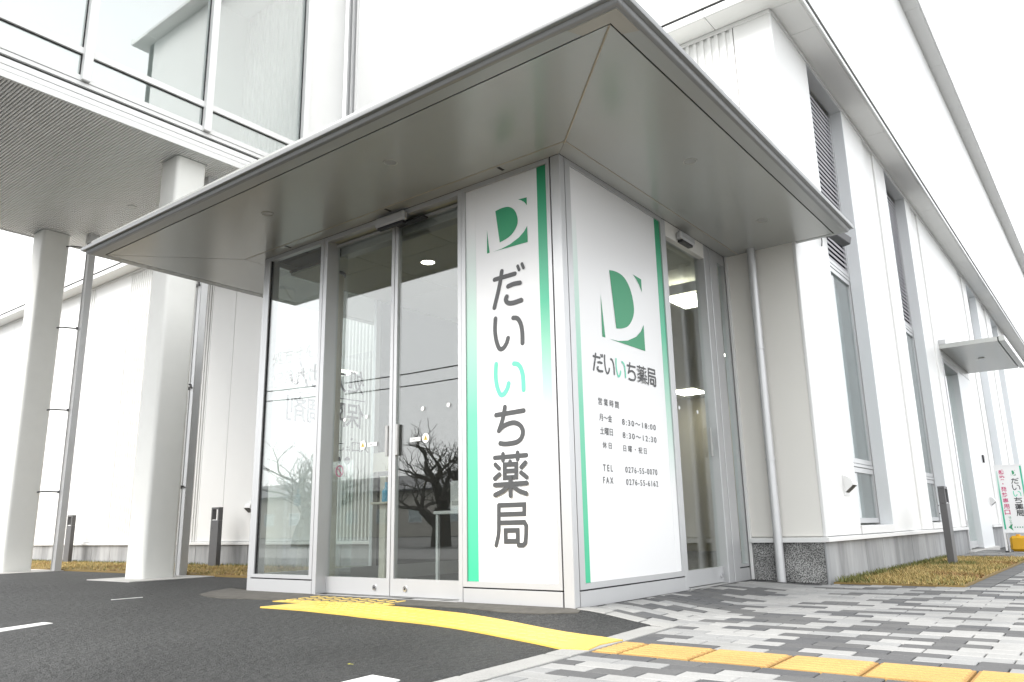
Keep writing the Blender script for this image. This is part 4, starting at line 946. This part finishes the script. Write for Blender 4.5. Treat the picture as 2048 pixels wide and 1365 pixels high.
# standing sign
sg = thing('standing_sign', 'white standing sign with magenta and black lettering and green arrow', 'sign', (1.35, 9.9, -.02))
sx0, sx1, sz0, sz1, sy0 = 1.185, 1.545, .285, 1.27, 9.90
obj('frame', mult((sx0-.012, sx0+.012, sy0, sy0+.03, -.02, sz1), (sx1-.012, sx1+.012, sy0, sy0+.03, -.02, sz1), (sx0+.012, sx1-.012, sy0, sy0+.03, sz1-.022, sz1), (sx0+.012, sx1-.012, sy0, sy0+.03, sz0-.02, sz0)), SIGNW, sg)
obj('stay', MB().tube([(sx0, sy0+.03, .9), (sx0, sy0+.35, -.02)], .010, 8).tube([(sx1, sy0+.03, .9), (sx1, sy0+.35, -.02)], .010, 8), SIGNW, sg)
for x in (sx0, sx1): B('foot', x-.02, x+.02, sy0-.02, sy0+.05, -.02, .005, BLACKP, sg, .003)
bp = B('board', sx0+.012, sx1-.012, sy0+.006, sy0+.02, sz0, sz1-.022, SIGNW, sg, 0)
SGP = lambda u, v, h=0: (u, sy0+.0045-h*.4, v)
B('stripe', sx0+.013, sx0+.035, sy0+.0048, sy0+.006, sz0+.03, sz1-.09, stripe_mat('sign_stripe_b', (.02, .42, .25), (.10, .52, .36), .3, 1.35), bp, 0); B('stripe', sx1-.035, sx1-.013, sy0+.0048, sy0+.006, sz0+.06, sz1-.03, stripe_mat('sign_stripe_a', (.02, .42, .25), (.10, .52, .36), 1.25, .25), bp, 0)
for k, ch in enumerate('感染・発熱専用口'): text('lettering', ch, (1.232, 1.305, 1.125-.085*k, 1.195-.085*k) if ch != '・' else (1.26, 1.276, 1.145-.085*k, 1.165-.085*k), SGP, MAGENTA, bp, .02)
for k, key in enumerate(('da', 'i', 'i2', 'chi', 'yaku', 'kyoku')): glyph('letter', key, SGP, MINT if key == 'i2' else INK, bp, .012, fit=(1.385, 1.475, .985-.095*k, 1.06-.095*k))
logo(SGP, GREEN, bp, fit=(1.39, 1.45, 1.10, 1.18))
for k, ch in enumerate('はこちら'): text('lettering', ch, (1.275, 1.305, .475-.038*k, .505-.038*k), SGP, GREEN, bp, .01)
obj('arrow', MB().quad(SGP(1.25, .345), SGP(1.31, .395), SGP(1.295, .345), SGP(1.31, .295)), GREEN, bp)
for k in range(5): obj('arrow_dot', MB().disc((1.335+.032*k, sy0+.004, .345), .009, 'y', .001, 12), GREEN, bp)
# yellow weight tank
yt = thing('weight_tank', 'yellow plastic weight tank on the paving behind the standing sign', 'weight', (1.36, 10.42, -.02))
obj('tank', MB().box(1.19, 1.62, 10.34, 10.56, -.02, .21, .035), YEL, yt); obj('cap', MB().disc((1.30, 10.45, .208), .03, 'z', .025, 16), YEL, yt, True); B('grip', 1.42, 1.54, 10.42, 10.48, .206, .225, YEL, yt, .006)

# interior things
cl = thing('round_column', 'round cream column inside the vestibule behind the left door', 'column', (-2.965, .50, 0))
obj('shaft', MB().tube([(-2.965, .50, 0), (-2.965, .50, 2.90)], .095, 28), CREAM, cl, True); obj('ring', MB().tube([(-2.965, .50, 2.872), (-2.965, .50, 2.899)], .11, 28), BLACKP, cl, True)
ss = thing('sanitizer_stand', 'beige hand sanitizer stand with blue bottle inside the left door', 'stand', (-2.75, 1.0, 0))
B('post', -2.79, -2.71, .98, 1.06, .02, .98, PAPER, ss, .004); B('base', -2.90, -2.60, .88, 1.16, .003, .022, PAPER, ss, .004); B('tray', -2.86, -2.64, .93, 1.08, .72, .74, PAPER, ss, .003); obj('bottle', MB().tube([(-2.70, .98, .742), (-2.70, .98, .84), (-2.70, .98, .87), (-2.70, .98, .92)], [.04, .04, .016, .016], 16), BLUE, ss, True)
B('notice', -2.87, -2.64, .965, .972, 1.02, 1.20, PAPER, ss, 0)
tb = thing('side_table', 'small white table with a box dispenser inside the right door', 'table', (-2.05, 1.5, 0))
B('top', -2.45, -1.75, 1.35, 1.75, .62, .65, SIGNW, tb, .004)
for x in (-2.42, -1.79):
    for y in (1.38, 1.72): B('leg', x-.014, x+.014, y-.014, y+.014, .003, .62, SIGNW, tb, 0)
dsp = thing('tissue_box', 'white dispenser box standing on the small table inside the right door', 'box', (-2.25, 1.55, .65)); B('body', -2.36, -2.18, 1.48, 1.64, .651, .93, SIGNW, dsp, .01); B('opening', -2.33, -2.21, 1.477, 1.48, .70, .74, ALU_D, dsp, 0)

# ================================================================== ACROSS THE STREET (seen in the glass)
def bare_tree(x, y, h, seed, lab):
    t = thing('bare_tree', lab, 'tree', (x, y, -.12), 'bare trees across the street'); r = random.Random(seed); tr = MB(); cr = MB()
    def grow(p, d, L, rad, dep):
        n = 4; pts = [p]; rs = [rad]; q = p; dd = d
        for k in range(n):
            w = .16 if dep == 0 else .42
            dd = (dd+Vector((r.uniform(-w, w), r.uniform(-w, w), r.uniform(-.12, .16)))).normalized(); q = q+dd*(L/n); pts.append(q); rs.append(rad*(1-.26*(k+1)/n))
        (tr if dep == 0 else cr).tube(pts, rs, 6 if dep < 2 else 3)
        if dep >= 5: return
        for k in range(4 if dep < 2 else 3):
            a = r.uniform(0, 6.283); s = r.uniform(.9, 1.7) if dep < 2 else r.uniform(.5, 1.2)
            nd = (dd*.8+Vector((math.cos(a)*s, math.sin(a)*s, r.uniform(-.1, .5)))).normalized()
            grow(pts[-1] if k < 2 else pts[-1-k % 3], nd, L*r.uniform(.66, .92), rs[-1]*r.uniform(.52, .74), dep+1)
    grow(Vector((x, y, -.15)), Vector((0, 0, 1)), h*.24, h*.075, 0)
    obj('trunk', tr, BARK, t, True); obj('crown', cr, BARK, t)
bare_tree(-16.6, -16.5, 5.6, 6, 'bare pruned tree reflected in the right sliding door'); bare_tree(-23.5, -16.0, 5.6, 9, 'bare pruned tree reflected in the left sidelight')
def house(x0, x1, y0, y1, hw, hr, lab):
    t = thing('house', lab, 'house', ((x0+x1)/2, (y0+y1)/2, -.13), 'houses across the street'); B('wall', x0, x1, y0, y1, -.13, hw, HOUSEW, t, 0)
    ym = (y0+y1)/2; obj('roof', MB().prism([(y0-.6, hw-.05), (ym, hr), (y1+.6, hw-.05), (y1+.6, hw+.1), (ym, hr+.15), (y0-.6, hw+.1)], 'x', x0-.6, x1+.6), ROOFT, t)
    n = int((x1-x0)/4)
    for k in range(n):
        xx = x0+2+k*4; w = B('window', xx-.8, xx+.8, y1, y1+.05, 1.0, 2.2, ALU, t, 0); B('pane', xx-.74, xx+.74, y1+.051, y1+.06, 1.06, 2.14, GLASSW, w, 0)
house(-75, -38, -52, -44, 3.7, 5.2, 'long low house across the street reflected in the sidelight'); house(-36, -12, -54, -46, 3.6, 5.4, 'low house with dark tiled roof reflected behind the bare tree')
for k, (x, lab) in enumerate(((-40, 'grey utility pole across the street on the left'), (8, 'grey utility pole across the street behind the camera'))):
    t = thing('utility_pole', lab, 'utility pole', (x, -18.5, -.13), 'utility poles'); obj('pole', MB().tube([(x, -18.5, -.2), (x, -18.5, 9)], [.17, .12], 12), CONC, t, True); B('crossarm', x-.06, x+.06, -19.3, -17.7, 7.6, 7.72, GREY, t, 0)
wr = thing('power_cable', 'sagging power cables strung between the utility poles', 'cable', (-16, -18.5, 7.5))
for k, (yy, zz) in enumerate(((-18.0, 7.75), (-18.9, 7.45))): obj('wire', MB().tube([(-40+48*s/12, yy, zz-1.1*math.sin(math.pi*s/12)) for s in range(13)], .028, 5), BLACKP, wr)

# a fallen leaf on the asphalt
lf = MB(); lx, ly = -.062, -1.71; lz = zg(lx, ly)+.006
lf.quad((lx-.013, ly, lz), (lx-.004, ly+.006, lz+.003), (lx+.012, ly+.002, lz+.002), (lx+.004, ly-.006, lz+.001)); lf.tube([(lx+.011, ly+.002, lz+.002), (lx+.022, ly+.005, lz+.001)], .0010, 5)
tag(obj('fallen_leaf', lf, mat('leaf_yellow', (.42, .40, .05), .7)), 'tiny yellow-green leaf lying on the asphalt at the bottom', 'leaf')
